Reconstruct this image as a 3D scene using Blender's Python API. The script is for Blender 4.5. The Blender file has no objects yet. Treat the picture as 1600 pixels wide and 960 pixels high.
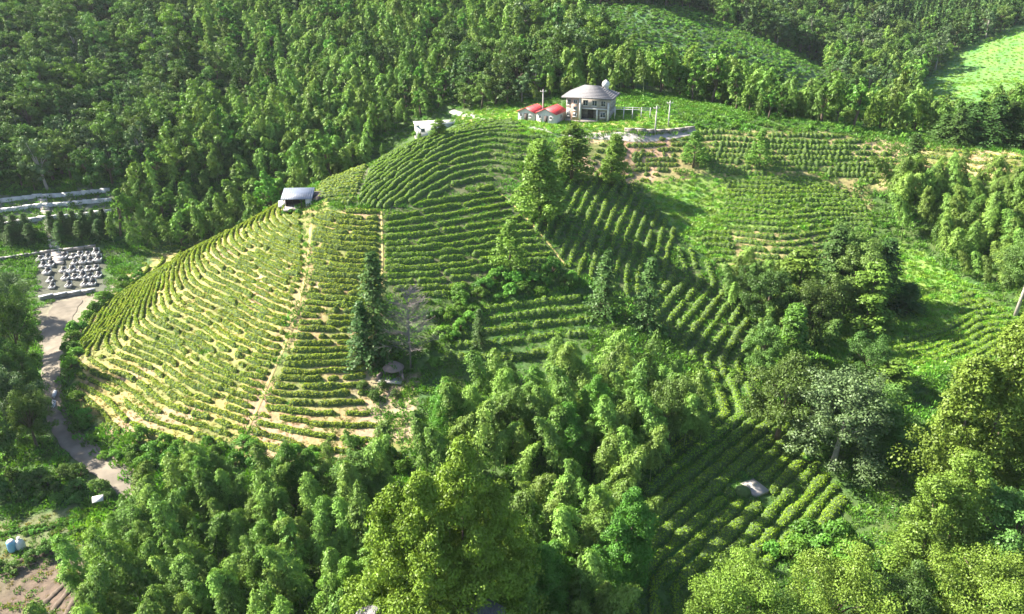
import bpy, math, random
import numpy as np

# ------------------------------------------------------------------ camera, world, sun, exposure
U = 0.9                                   # metres per layout unit
PITCH = math.radians(25.0)
FOC = 1256.0                              # focal length in pixels of a 1600 px wide frame
CAM_H = 85.0 * U
scene = bpy.context.scene
col = scene.collection
cam_data = bpy.data.cameras.new("camera")
cam = bpy.data.objects.new("camera", cam_data)
col.objects.link(cam)
cam.location = (0, 0, CAM_H)
cam.rotation_euler = (math.pi / 2 - PITCH, 0, 0)
cam_data.sensor_width = 36.0
cam_data.lens = 36.0 * FOC / 1600.0
cam_data.clip_start = 0.5
cam_data.clip_end = 5000
scene.camera = cam

SUN_EL = math.radians(38.0)
SUN_DIR = np.array([1.0, -0.30])           # horizontal travel of the light
SUN_DIR = SUN_DIR / np.linalg.norm(SUN_DIR)
world = bpy.data.worlds.new("World")
scene.world = world
world.use_nodes = True
wn = world.node_tree
bg = wn.nodes["Background"]
sky = wn.nodes.new("ShaderNodeTexSky")
sky.sky_type = 'NISHITA'
sky.sun_disc = False
sky.sun_elevation = SUN_EL
sky.sun_rotation = math.atan2(-SUN_DIR[0], -SUN_DIR[1])
wn.links.new(sky.outputs[0], bg.inputs[0])
bg.inputs[1].default_value = 0.072
sun_data = bpy.data.lights.new("sun", 'SUN')
sun_data.energy = 5.0
sun_data.angle = math.radians(0.6)
sun_data.color = (1.0, 0.92, 0.76)
sun = bpy.data.objects.new("sun", sun_data)
col.objects.link(sun)
_c = math.cos(SUN_EL)
from mathutils import Vector
sun.rotation_euler = Vector((SUN_DIR[0] * _c, SUN_DIR[1] * _c, -math.sin(SUN_EL))).to_track_quat('-Z', 'Y').to_euler()
sun.location = (-150, 150, 200)
scene.view_settings.view_transform = 'Standard'
scene.view_settings.look = 'None'
scene.view_settings.exposure = 2.35
scene.view_settings.gamma = 1.0
scene.render.engine = 'CYCLES'
scene.cycles.use_denoising = True
scene.cycles.max_bounces = 6
scene.cycles.transparent_max_bounces = 4

rng = np.random.default_rng(11)
random.seed(5)

# ------------------------------------------------------------------ projection helpers
SP, CP = math.sin(PITCH), math.cos(PITCH)

def pix_ray(px, py):
    u = (px - 800.0) / FOC
    v = (480.0 - py) / FOC
    return np.array([u, CP + v * SP, -SP + v * CP])

def P(px, py, h):
    d = pix_ray(px, py)
    t = (85.0 - h) / -d[2]
    return (d[0] * t, d[1] * t, h)

def project(x, y, z):
    dz = z - CAM_H
    f = y * CP - dz * SP
    up = y * SP + dz * CP
    return 800.0 + FOC * x / f, 480.0 - FOC * up / f

# ------------------------------------------------------------------ the lie of the land (layout units, then metres)
ctrl = [P(*c) for c in [
    # track and valley floor on the west side
    (190, 745, 0), (120, 690, 0), (85, 640, 0), (80, 560, 0), (95, 490, .5), (110, 465, 1),
    (20, 700, -1), (20, 800, -1), (60, 930, -2), (10, 600, 1), (0, 480, 2),
    # foot of the tea hill
    (150, 670, 0.8), (260, 690, 2.2), (380, 705, 3.2), (500, 690, 5), (620, 680, 6), (118, 560, 3.6), (367, 563, 9.5), (233, 497, 9.5), (393, 423, 17.5), (333, 390, 17.2), (430, 560, 11.3), (300, 630, 5.3), (380, 690, 4),
    # nose of the spur
    (620, 590, 9), (600, 345, 27), (800, 310, 27), (830, 340, 25), (850, 520, 13), (850, 430, 19),
    (950, 440, 17), (870, 400, 21), (468, 330, 27), (720, 520, 14), (700, 430, 20), (530, 480, 16.5),
    # east flank
    (1000, 380, 19.5), (1050, 450, 14.5), (1100, 520, 11), (1100, 650, 6), (1200, 760, 3), (1050, 850, 3),
    (950, 900, 3), (1200, 690, 4.5), (960, 620, 9.5), (760, 640, 8.5), (940, 300, 26.0),
    # gully
    (1000, 275, 26), (1100, 400, 15.5), (1180, 545, 8), (1250, 680, 4), (1330, 790, 1.5),
    # bowl and terraces behind it
    (1100, 280, 26), (1100, 207, 35), (1200, 380, 17.5), (1150, 300, 24), (1250, 300, 24), (1350, 340, 20),
    (1430, 400, 15), (1400, 520, 9), (1500, 450, 13), (1300, 212, 35), (1500, 235, 33), (1590, 245, 33),
    (1400, 270, 28.5), (1500, 330, 24), (1590, 420, 17), (1590, 490, 12), (1200, 208, 35.3),
    # south-east
    (1400, 850, 2), (1590, 850, 5), (1500, 650, 7), (1590, 600, 10), (1200, 940, 1), (1320, 620, 6.5),
    # crown of the hill
    (800, 195, 35.5), (920, 190, 36), (650, 222, 33.5), (572, 262, 30.5), (720, 250, 32), (850, 215, 34.5), (1000, 210, 35.5),
    # cemetery
    (70, 390, 5), (60, 300, 14), (150, 300, 14),
]]
ctrl += [
    # west shoulder of the hill and the dip behind it
    (-82, 189, 12.5), (-97, 168, 2), (-98, 190, 2.5), (-58, 208, 19.5), (-50, 226, 17), (-72, 210, 9),
    (-30, 240, 25), (-105, 205, 2), (-92, 226, 5), (-72, 238, 11), (-122, 190, 1),
    # front ground under the groves
    (-40, 95, 0), (-70, 90, -1), (0, 78, 0.5), (0, 95, 3), (-20, 60, -2), (40, 60, -1), (80, 60, 1), (-90, 60, -3), (140, 60, 6), (-160, 60, 4),
    (-160, 120, 6), (-175, 180, 10), (0, 20, -4), (-100, 0, -4), (100, 0, 0), (0, -60, -6), (-250, 0, 15), (250, 0, 20), (250, 100, 25),
    # forest slopes behind
    (-2, 262, 35), (30, 264, 40), (60, 262, 36), (-25, 265, 31), (-60, 268, 25),
    (-230, 235, 30), (-260, 150, 30), (160, 200, 34), (160, 150, 22), (200, 240, 44), (140, 110, 12),
    (90, 250, 29), (120, 275, 21), (155, 255, 28), (70, 285, 31), (150, 330, 16),
]
def PD(px, py, d):
    r = pix_ray(px, py)
    t = d / r[1]
    return (r[0] * t, d, 85.0 + r[2] * t)
ctrl += [PD(*c) for c in [
    (850, 120, 275), (850, 30, 350), (700, 95, 300), (600, 100, 310), (600, 0, 400), (500, 195, 265), (400, 250, 250),
    (300, 275, 238), (300, 195, 280), (200, 100, 322), (200, 0, 378), (0, 150, 288), (0, 0, 362), (0, 250, 250), (400, 90, 320), (400, 0, 385),
    (750, 0, 400), (1000, 60, 350), (1200, 130, 335), (1290, 158, 322), (1100, 40, 372), (1000, -5, 400), (1400, 50, 480), (1300, 0, 520),
    (1600, 0, 560), (1520, 60, 462), (1530, 110, 400), (1595, 60, 425), (1500, 155, 360), (1590, 150, 352), (1400, 150, 345),
]]
ctrl += [(-200, 500, 95), (0, 520, 88), (-350, 400, 90), (130, 560, 62), (300, 640, 80), (450, 600, 90), (450, 420, 60),
         (-500, 800, 150), (0, 900, 150), (500, 900, 150), (-600, 300, 110), (650, 250, 90), (-500, -100, 40), (500, -150, 50), (0, -200, 0)]
C3 = np.array(ctrl, float)

def tps_fit(p, z, lam=2.0):
    n = len(p)
    d2 = ((p[:, None] - p[None]) ** 2).sum(-1)
    K = 0.5 * d2 * np.log(d2 + 1e-9)
    K[np.diag_indices(n)] = lam
    Q = np.hstack([np.ones((n, 1)), p])
    A = np.zeros((n + 3, n + 3))
    A[:n, :n] = K
    A[:n, n:] = Q
    A[n:, :n] = Q.T
    return np.linalg.solve(A, np.concatenate([z, np.zeros(3)]))

_sc = 100.0
_w = tps_fit(C3[:, :2] / _sc, C3[:, 2], 0.004)

def tps_eval(x, y):
    q = np.stack([x.ravel(), y.ravel()], 1) / _sc
    out = np.empty(len(q))
    c = C3[:, :2] / _sc
    for i in range(0, len(q), 20000):
        b = q[i:i + 20000]
        d2 = ((b[:, None] - c[None]) ** 2).sum(-1)
        out[i:i + 20000] = (0.5 * d2 * np.log(d2 + 1e-9)) @ _w[:-3] + _w[-3] + b @ _w[-2:]
    return out.reshape(x.shape)

def axis(lo, hi, near_lo, near_hi, step):
    a = [near_lo]
    s = step
    while a[-1] > lo:
        s *= 1.15
        a.append(a[-1] - s)
    left = a[::-1][:-1]
    mid = list(np.arange(near_lo, near_hi, step))
    a = [mid[-1]]
    s = step
    while a[-1] < hi:
        s *= 1.15
        a.append(a[-1] + s)
    return np.array(left + mid + a[1:])

GX = axis(-700, 800, -165, 165, 1.0)
GY = axis(-250, 1000, 40, 300, 1.0)
XX, YY = np.meshgrid(GX, GY)              # rows = y
ZZ = tps_eval(XX / U, YY / U) * U
def vnoise(x, y, s, seed):
    xi = x / s; yi = y / s
    x0 = np.floor(xi).astype(int); y0 = np.floor(yi).astype(int)
    fx = xi - x0; fy = yi - y0
    fx = fx * fx * (3 - 2 * fx); fy = fy * fy * (3 - 2 * fy)
    def hsh(a, b):
        n = (a * 374761393 + b * 668265263 + seed * 69069) & 0x7fffffff
        n = ((n ^ (n >> 13)) * 1274126177) & 0x7fffffff
        return (n & 0xffff) / 65535.0
    return (hsh(x0, y0) * (1 - fx) + hsh(x0 + 1, y0) * fx) * (1 - fy) + (hsh(x0, y0 + 1) * (1 - fx) + hsh(x0 + 1, y0 + 1) * fx) * fy - 0.5
ZS = ZZ.copy()                             # smooth land, used for the contour rows
ZS = ZS + 1.3 * vnoise(XX, YY, 16, 7)
_far = np.clip((YY / U - 275) / 80, 0, 1)
ZS = ZS + _far * (13 * vnoise(XX, YY, 62, 77) + 7 * vnoise(XX, YY, 27, 78))
ZZ = ZS + 0.25 * vnoise(XX, YY, 3.1, 3)

def ground(x, y, Z=None):
    Z = ZZ if Z is None else Z
    x = np.asarray(x, float); y = np.asarray(y, float)
    i = np.clip(np.searchsorted(GX, x) - 1, 0, len(GX) - 2)
    j = np.clip(np.searchsorted(GY, y) - 1, 0, len(GY) - 2)
    fx = (x - GX[i]) / (GX[i + 1] - GX[i]); fy = (y - GY[j]) / (GY[j + 1] - GY[j])
    return (Z[j, i] * (1 - fx) + Z[j, i + 1] * fx) * (1 - fy) + (Z[j + 1, i] * (1 - fx) + Z[j + 1, i + 1] * fx) * fy

_T = np.arange(40, 620, 0.4)
def at(px, py, far=False):
    """the point of the land seen in this direction"""
    r = pix_ray(px, py)
    t = _T / r[1]
    x = r[0] * t; y = _T; z = CAM_H + r[2] * t
    g = ground(x, y)
    k = np.nonzero(z <= g)[0]
    if len(k) == 0:
        return np.array([x[-1], y[-1], g[-1]])
    k = k[0]
    return np.array([x[k], y[k], float(ground(x[k], y[k]))])

def inpoly(px, py, poly):
    px = np.asarray(px); py = np.asarray(py)
    r = np.zeros(px.shape, bool)
    n = len(poly)
    for i in range(n):
        x1, y1 = poly[i]; x2, y2 = poly[(i + 1) % n]
        if y1 == y2:
            continue
        c = ((y1 > py) != (y2 > py)) & (px < (x2 - x1) * (py - y1) / (y2 - y1) + x1)
        r ^= c
    return r

# ------------------------------------------------------------------ materials
def new_mat(name):
    m = bpy.data.materials.new(name)
    m.use_nodes = True
    nt = m.node_tree
    nt.nodes.clear()
    return m, nt, nt.nodes.new("ShaderNodeOutputMaterial")

def leaf_mat(name, c, hue=0.03, val=0.35, trans=0.3, gloss=0.06):
    m, nt, out = new_mat(name)
    N, L = nt.nodes, nt.links
    info = N.new("ShaderNodeObjectInfo")
    att = N.new("ShaderNodeAttribute"); att.attribute_name = "tint"
    hsv = N.new("ShaderNodeHueSaturation"); hsv.inputs['Color'].default_value = (*c, 1)
    mr = N.new("ShaderNodeMapRange"); mr.inputs[3].default_value = 0.5 - hue; mr.inputs[4].default_value = 0.5 + hue * 0.6
    L.new(info.outputs['Random'], mr.inputs[0]); L.new(mr.outputs[0], hsv.inputs['Hue'])
    mul = N.new("ShaderNodeMath"); mul.operation = 'MULTIPLY'; mul.inputs[1].default_value = 7.31
    fr = N.new("ShaderNodeMath"); fr.operation = 'FRACT'
    L.new(info.outputs['Random'], mul.inputs[0]); L.new(mul.outputs[0], fr.inputs[0])
    mr2 = N.new("ShaderNodeMapRange"); mr2.inputs[3].default_value = 1 - val; mr2.inputs[4].default_value = 1 + val
    L.new(fr.outputs[0], mr2.inputs[0])
    mm = N.new("ShaderNodeMath"); mm.operation = 'MULTIPLY'
    L.new(mr2.outputs[0], mm.inputs[0]); L.new(att.outputs['Fac'], mm.inputs[1]); L.new(mm.outputs[0], hsv.inputs['Value'])
    d = N.new("ShaderNodeBsdfDiffuse"); t = N.new("ShaderNodeBsdfTranslucent"); g = N.new("ShaderNodeBsdfGlossy")
    g.inputs['Roughness'].default_value = 0.45
    g.inputs['Color'].default_value = (0.9, 0.95, 0.9, 1)
    warm = N.new("ShaderNodeMix"); warm.data_type = 'RGBA'; warm.blend_type = 'MULTIPLY'; warm.inputs[0].default_value = 1.0
    warm.inputs[7].default_value = (1.05, 1.15, 0.5, 1)
    L.new(hsv.outputs[0], d.inputs[0]); L.new(hsv.outputs[0], warm.inputs[6]); L.new(warm.outputs[2], t.inputs[0])
    a = N.new("ShaderNodeMixShader"); a.inputs[0].default_value = trans
    b = N.new("ShaderNodeMixShader"); b.inputs[0].default_value = gloss
    L.new(d.outputs[0], a.inputs[1]); L.new(t.outputs[0], a.inputs[2])
    L.new(a.outputs[0], b.inputs[1]); L.new(g.outputs[0], b.inputs[2])
    L.new(b.outputs[0], out.inputs[0])
    return m

def solid(name, c, rough=0.8, var=0.25, scale=2.0, bump=0.0, c2=None):
    m, nt, out = new_mat(name)
    N, L = nt.nodes, nt.links
    p = N.new("ShaderNodeBsdfPrincipled"); p.inputs['Roughness'].default_value = rough
    tc = N.new("ShaderNodeTexCoord")
    no = N.new("ShaderNodeTexNoise"); no.inputs['Scale'].default_value = scale; no.inputs['Detail'].default_value = 6
    L.new(tc.outputs['Object'], no.inputs['Vector'])
    mx = N.new("ShaderNodeMix"); mx.data_type = 'RGBA'
    c2 = c2 or tuple(v * (1 - var) for v in c)
    mx.inputs[6].default_value = (*c2, 1); mx.inputs[7].default_value = (*[min(1, v * (1 + var * 0.5)) for v in c], 1)
    mr = N.new("ShaderNodeMapRange"); mr.inputs[1].default_value = 0.3; mr.inputs[2].default_value = 0.7
    L.new(no.outputs['Fac'], mr.inputs[0]); L.new(mr.outputs[0], mx.inputs[0]); L.new(mx.outputs[2], p.inputs['Base Color'])
    if bump:
        bu = N.new("ShaderNodeBump"); bu.inputs['Strength'].default_value = bump; bu.inputs['Distance'].default_value = 0.1
        L.new(no.outputs['Fac'], bu.inputs['Height']); L.new(bu.outputs[0], p.inputs['Normal'])
    L.new(p.outputs[0], out.inputs[0])
    return m

def ground_mat():
    m, nt, out = new_mat("ground_cover")
    N, L = nt.nodes, nt.links
    p = N.new("ShaderNodeBsdfPrincipled"); p.inputs['Roughness'].default_value = 0.95
    att = N.new("ShaderNodeAttribute"); att.attribute_name = "zone"
    tc = N.new("ShaderNodeTexCoord")
    n1 = N.new("ShaderNodeTexNoise"); n1.inputs['Scale'].default_value = 0.9; n1.inputs['Detail'].default_value = 8; n1.inputs['Roughness'].default_value = 0.7
    n2 = N.new("ShaderNodeTexNoise"); n2.inputs['Scale'].default_value = 0.16; n2.inputs['Detail'].default_value = 5
    L.new(tc.outputs['Object'], n1.inputs['Vector']); L.new(tc.outputs['Object'], n2.inputs['Vector'])
    mr = N.new("ShaderNodeMapRange"); mr.inputs[1].default_value = 0.25; mr.inputs[2].default_value = 0.75; mr.inputs[3].default_value = 0.45; mr.inputs[4].default_value = 1.45
    L.new(n1.outputs['Fac'], mr.inputs[0])
    mr2 = N.new("ShaderNodeMapRange"); mr2.inputs[1].default_value = 0.3; mr2.inputs[2].default_value = 0.7; mr2.inputs[3].default_value = 0.47; mr2.inputs[4].default_value = 0.53
    L.new(n2.outputs['Fac'], mr2.inputs[0])
    h = N.new("ShaderNodeHueSaturation")
    L.new(att.outputs['Color'], h.inputs['Color']); L.new(mr.outputs[0], h.inputs['Value']); L.new(mr2.outputs[0], h.inputs['Hue'])
    L.new(h.outputs[0], p.inputs['Base Color'])
    bu = N.new("ShaderNodeBump"); bu.inputs['Strength'].default_value = 0.8; bu.inputs['Distance'].default_value = 0.25
    L.new(n1.outputs['Fac'], bu.inputs['Height']); L.new(bu.outputs[0], p.inputs['Normal'])
    L.new(p.outputs[0], out.inputs[0])
    return m

M = {}
M['ground'] = ground_mat()
M['bamboo_leaf'] = leaf_mat('bamboo_leaf', (0.125, 0.222, 0.04), 0.02, 0.35, 0.22, 0.012)
M['bamboo_culm'] = solid('bamboo_culm', (0.14, 0.19, 0.06), 0.4)
M['broad_leaf'] = leaf_mat('broad_leaf', (0.072, 0.138, 0.03), 0.022, 0.38, 0.25, 0.012)
M['grey_leaf'] = leaf_mat('grey_leaf', (0.075, 0.13, 0.05), 0.02, 0.2, 0.2, 0.015)
M['yellow_leaf'] = leaf_mat('yellow_leaf', (0.108, 0.182, 0.026), 0.015, 0.15, 0.22, 0.012)
M['feather_leaf'] = leaf_mat('feather_leaf', (0.10, 0.19, 0.03), 0.02, 0.15, 0.3, 0.012)
M['olive_leaf'] = leaf_mat('olive_leaf', (0.118, 0.185, 0.02), 0.01, 0.1, 0.2, 0.012)
M['conifer_leaf'] = leaf_mat('conifer_leaf', (0.05, 0.105, 0.026), 0.02, 0.25, 0.18, 0.012)
M['shrub_leaf'] = leaf_mat('shrub_leaf', (0.085, 0.195, 0.026), 0.02, 0.35, 0.28, 0.012)
M['grass_leaf'] = leaf_mat('grass_leaf', (0.14, 0.29, 0.03), 0.03, 0.3, 0.3, 0.03)
M['dry_leaf'] = leaf_mat('dry_leaf', (0.27, 0.24, 0.075), 0.02, 0.3, 0.25, 0.012)
M['tea_leaf'] = leaf_mat('tea_leaf', (0.155, 0.265, 0.016), 0.012, 0.12, 0.22, 0.012)
M['tea_leaf_yellow'] = leaf_mat('tea_leaf_yellow', (0.205, 0.27, 0.02), 0.012, 0.15, 0.22, 0.012)
M['tea_hull'] = solid('tea_hull', (0.05, 0.09, 0.018), 0.9, 0.4, 3.0)
M['bark'] = solid('bark', (0.10, 0.075, 0.05), 0.9, 0.4, 3.0)
M['pale_bark'] = solid('pale_bark', (0.30, 0.27, 0.24), 0.9, 0.3, 3.0)

# ------------------------------------------------------------------ object helpers
def tag(o, label=None, cat=None, group=None, kind=None):
    if label: o['label'] = label
    if cat: o['category'] = cat
    if group: o['group'] = group
    if kind: o['kind'] = kind
    return o

def link(name, mesh, parent=None):
    o = bpy.data.objects.new(name, mesh)
    col.objects.link(o)
    if parent is not None:
        o.parent = parent
    return o

def empty(name, loc, rz=0.0):
    o = bpy.data.objects.new(name, None)
    o.empty_display_size = 0.3
    col.objects.link(o)
    o.location = loc
    o.rotation_euler = (0, 0, rz)
    return o

def np_mesh(name, v, quads=None, tris=None, mats=(), mat_idx=None, tint=None, smooth=False):
    me = bpy.data.meshes.new(name)
    v = np.asarray(v, np.float32)
    me.vertices.add(len(v)); me.vertices.foreach_set('co', v.ravel())
    q = np.zeros((0, 4), np.int32) if quads is None else np.asarray(quads, np.int32).reshape(-1, 4)
    t = np.zeros((0, 3), np.int32) if tris is None else np.asarray(tris, np.int32).reshape(-1, 3)
    me.loops.add(q.size + t.size)
    me.loops.foreach_set('vertex_index', np.concatenate([q.ravel(), t.ravel()]).astype(np.int32))
    me.polygons.add(len(q) + len(t))
    st = np.concatenate([np.arange(len(q)) * 4, q.size + np.arange(len(t)) * 3]).astype(np.int32)
    me.polygons.foreach_set('loop_start', st)
    if mat_idx is not None:
        me.polygons.foreach_set('material_index', np.asarray(mat_idx, np.int32))
    if smooth:
        me.polygons.foreach_set('use_smooth', np.ones(len(q) + len(t), bool))
    for m in mats:
        me.materials.append(m)
    if tint is not None:
        a = me.attributes.new('tint', 'FLOAT', 'POINT')
        a.data.foreach_set('value', np.asarray(tint, np.float32))
    me.update(calc_edges=True)
    return me

class Geo:
    """collects vertices, quads and triangles of one mesh"""
    def __init__(s):
        s.v = []; s.q = []; s.t = []; s.n = 0; s.qm = []; s.tm = []; s.ti = []
    def add(s, v, q=None, t=None, mi=0, tint=1.0):
        v = np.asarray(v, float).reshape(-1, 3)
        if q is not None:
            q = np.asarray(q, int).reshape(-1, 4)
            s.q.append(q + s.n); s.qm.append(np.full(len(q), mi))
        if t is not None:
            t = np.asarray(t, int).reshape(-1, 3)
            s.t.append(t + s.n); s.tm.append(np.full(len(t), mi))
        s.v.append(v); s.n += len(v)
        s.ti.append(np.broadcast_to(np.asarray(tint, float), (len(v),)))
        return s
    def mesh(s, name, mats, smooth=False):
        q = np.concatenate(s.q) if s.q else None
        t = np.concatenate(s.t) if s.t else None
        mi = np.concatenate([x for x in (s.qm + s.tm)]) if (s.qm or s.tm) else None
        return np_mesh(name, np.concatenate(s.v), q, t, mats, mi, np.concatenate(s.ti), smooth)
    # shapes
    def tube(s, pts, rad, seg=6, mi=0, tint=1.0, cap=True):
        pts = np.asarray(pts, float); rad = np.broadcast_to(np.asarray(rad, float), (len(pts),))
        d = np.gradient(pts, axis=0)
        d /= np.linalg.norm(d, axis=1)[:, None] + 1e-9
        ref = np.where(np.abs(d[:, 2:3]) > 0.9, np.array([[1.0, 0, 0]]), np.array([[0, 0, 1.0]]))
        a = np.cross(d, ref); a /= np.linalg.norm(a, axis=1)[:, None] + 1e-9
        b = np.cross(d, a)
        th = np.arange(seg) * 2 * math.pi / seg
        v = pts[:, None] + rad[:, None, None] * (a[:, None] * np.cos(th)[None, :, None] + b[:, None] * np.sin(th)[None, :, None])
        n = len(pts)
        i = np.arange(n - 1)[:, None] * seg; j = np.arange(seg)[None]
        q = np.stack([i + j, i + (j + 1) % seg, i + seg + (j + 1) % seg, i + seg + j], -1).reshape(-1, 4)
        t = None
        vv = v.reshape(-1, 3)
        if cap:
            vv = np.vstack([vv, pts[-1:], pts[:1]])
            k = n * seg
            t = [[(n - 1) * seg + a_, (n - 1) * seg + (a_ + 1) % seg, k] for a_ in range(seg)] + [[(a_ + 1) % seg, a_, k + 1] for a_ in range(seg)]
        return s.add(vv, q, t, mi, tint)
    def box(s, c, size, rz=0.0, mi=0, taper=1.0, rx=0.0):
        hx, hy, hz = size[0] / 2, size[1] / 2, size[2] / 2
        v = np.array([[-hx, -hy, -hz], [hx, -hy, -hz], [hx, hy, -hz], [-hx, hy, -hz],
                      [-hx * taper, -hy * taper, hz], [hx * taper, -hy * taper, hz], [hx * taper, hy * taper, hz], [-hx * taper, hy * taper, hz]])
        if rx:
            cx, sx = math.cos(rx), math.sin(rx)
            v = np.stack([v[:, 0], v[:, 1] * cx - v[:, 2] * sx, v[:, 1] * sx + v[:, 2] * cx], 1)
        cr, sr = math.cos(rz), math.sin(rz)
        v = np.stack([v[:, 0] * cr - v[:, 1] * sr, v[:, 0] * sr + v[:, 1] * cr, v[:, 2]], 1) + np.asarray(c, float)
        return s.add(v, [[0, 3, 2, 1], [4, 5, 6, 7], [0, 1, 5, 4], [1, 2, 6, 5], [2, 3, 7, 6], [3, 0, 4, 7]], None, mi)
    def lathe(s, prof, seg=16, mi=0, c=(0, 0, 0)):
        prof = np.asarray(prof, float)
        th = np.arange(seg) * 2 * math.pi / seg
        v = np.stack([prof[:, None, 0] * np.cos(th), prof[:, None, 0] * np.sin(th), np.repeat(prof[:, 1:2], seg, 1)], -1)
        n = len(prof)
        i = np.arange(n - 1)[:, None] * seg; j = np.arange(seg)[None]
        q = np.stack([i + j, i + (j + 1) % seg, i + seg + (j + 1) % seg, i + seg + j], -1).reshape(-1, 4)
        return s.add(v.reshape(-1, 3) + np.asarray(c, float), q, None, mi)
    def leaves(s, c, d, size, aspect=0.4, mi=0, tint=None, r=None, face=None):
        """rhombic leaves at centres c pointing along d"""
        r = r or rng
        c = np.asarray(c, float); n = len(c)
        if n == 0: return s
        d = d / (np.linalg.norm(d, axis=1)[:, None] + 1e-9)
        k = r.normal(size=(n, 3))
        if face is not None:
            k = face / (np.linalg.norm(face, axis=1)[:, None] + 1e-9) + 0.38 * k
            k /= np.linalg.norm(k, axis=1)[:, None] + 1e-9
            d = d - 0.85 * k * (d * k).sum(1)[:, None]
            d /= np.linalg.norm(d, axis=1)[:, None] + 1e-9
        w = np.cross(d, k); w /= np.linalg.norm(w, axis=1)[:, None] + 1e-9
        size = np.broadcast_to(size, (n,))[:, None]
        v = np.stack([c - d * size * .5, c + w * size * aspect * .5 - d * size * .05, c + d * size * .5, c - w * size * aspect * .5 - d * size * .05], 1)
        q = np.arange(n * 4).reshape(n, 4)
        if tint is None:
            tint = r.uniform(0.75, 1.25, n)
        return s.add(v.reshape(-1, 3), q, None, mi, np.repeat(np.broadcast_to(tint, (n,)), 4))

# ------------------------------------------------------------------ ground sheet with its soils
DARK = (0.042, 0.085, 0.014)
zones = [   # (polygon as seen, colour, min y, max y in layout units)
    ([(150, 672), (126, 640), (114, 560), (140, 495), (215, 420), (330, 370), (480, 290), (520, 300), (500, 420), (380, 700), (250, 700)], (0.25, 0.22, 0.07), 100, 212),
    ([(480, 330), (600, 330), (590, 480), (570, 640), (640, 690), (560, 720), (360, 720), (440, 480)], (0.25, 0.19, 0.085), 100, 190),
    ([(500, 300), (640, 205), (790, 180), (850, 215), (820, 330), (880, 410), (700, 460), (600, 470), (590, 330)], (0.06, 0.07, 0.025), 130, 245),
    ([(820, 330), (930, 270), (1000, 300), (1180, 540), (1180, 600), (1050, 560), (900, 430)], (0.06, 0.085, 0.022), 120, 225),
    ([(920, 210), (1080, 215), (1080, 260), (1000, 290), (900, 270)], (0.36, 0.24, 0.15), 180, 228),
    ([(1080, 205), (1320, 205), (1400, 250), (1350, 330), (1300, 400), (1120, 420), (1020, 280)], (0.20, 0.18, 0.07), 165, 232),
    ([(1320, 210), (1600, 225), (1610, 290), (1380, 290)], (0.34, 0.27, 0.13), 170, 222),
    ([(1000, 285), (1100, 275), (1270, 270), (1330, 340), (1280, 360), (1130, 350), (1150, 430), (1060, 370)], (0.12, 0.19, 0.035), 165, 215),
    ([(1300, 520), (1400, 440), (1410, 380), (1480, 420), (1620, 520), (1560, 570), (1420, 580), (1300, 570)], (0.12, 0.20, 0.035), 130, 190),
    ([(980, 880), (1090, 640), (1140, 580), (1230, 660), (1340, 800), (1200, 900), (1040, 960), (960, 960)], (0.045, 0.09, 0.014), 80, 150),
    ([(700, 170), (860, 185), (980, 172), (1090, 195), (1080, 207), (930, 205), (820, 208), (730, 190)], (0.26, 0.34, 0.06), 215, 262),
    ([(1420, 150), (1490, 82), (1560, 52), (1750, 0), (1750, 215), (1600, 210), (1500, 208), (1440, 190)], (0.085, 0.185, 0.035), 270, 480),
    ([(870, 0), (1080, 10), (1300, 100), (1310, 200), (1150, 185), (1050, 150), (920, 80)], (0.042, 0.10, 0.02), 275, 440),
    ([(60, 480), (130, 455), (220, 430), (150, 500), (130, 560), (60, 540)], (0.16, 0.14, 0.10), 140, 200),
    ([(-60, 900), (70, 868), (130, 880), (110, 1020), (-60, 1020)], (0.10, 0.075, 0.05), 60, 110),
    ([(-40, 830), (60, 810), (120, 790), (130, 860), (-40, 900)], (0.08, 0.10, 0.035), 70, 120),
    ([(55, 395), (165, 383), (175, 425), (165, 458), (60, 472)], (0.055, 0.06, 0.04), 165, 215),
    ([(-40, 305), (175, 293), (185, 335), (-40, 362)], (0.10, 0.11, 0.075), 190, 250),
    ([(540, 590), (650, 590), (660, 700), (560, 700)], (0.26, 0.20, 0.125), 100, 140),
]
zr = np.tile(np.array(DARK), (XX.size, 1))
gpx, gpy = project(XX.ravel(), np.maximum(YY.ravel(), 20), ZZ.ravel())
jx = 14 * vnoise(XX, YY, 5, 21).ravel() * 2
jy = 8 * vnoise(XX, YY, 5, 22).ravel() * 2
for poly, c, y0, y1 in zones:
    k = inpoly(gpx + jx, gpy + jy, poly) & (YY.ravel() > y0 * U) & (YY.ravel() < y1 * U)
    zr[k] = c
# straw patches and green patches scattered in the tea soil
pt = vnoise(XX, YY, 6, 31).ravel()
k = (zr[:, 0] > 0.24) & (pt > 0.12); zr[k] = (0.15, 0.16, 0.045)
k = (zr[:, 0] > 0.24) & (pt < -0.28); zr[k] = (0.28, 0.20, 0.115)
ny, nx = XX.shape
ii = (np.arange(ny - 1)[:, None] * nx + np.arange(nx - 1)[None])
gq = np.stack([ii, ii + 1, ii + nx + 1, ii + nx], -1).reshape(-1, 4)
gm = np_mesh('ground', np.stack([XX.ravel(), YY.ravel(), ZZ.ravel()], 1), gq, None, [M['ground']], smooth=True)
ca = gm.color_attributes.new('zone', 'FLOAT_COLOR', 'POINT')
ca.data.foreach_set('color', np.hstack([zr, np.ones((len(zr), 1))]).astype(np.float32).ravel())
tag(link('ground', gm), kind='structure', label='hilly ground of soil, straw and grass under everything')

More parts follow.
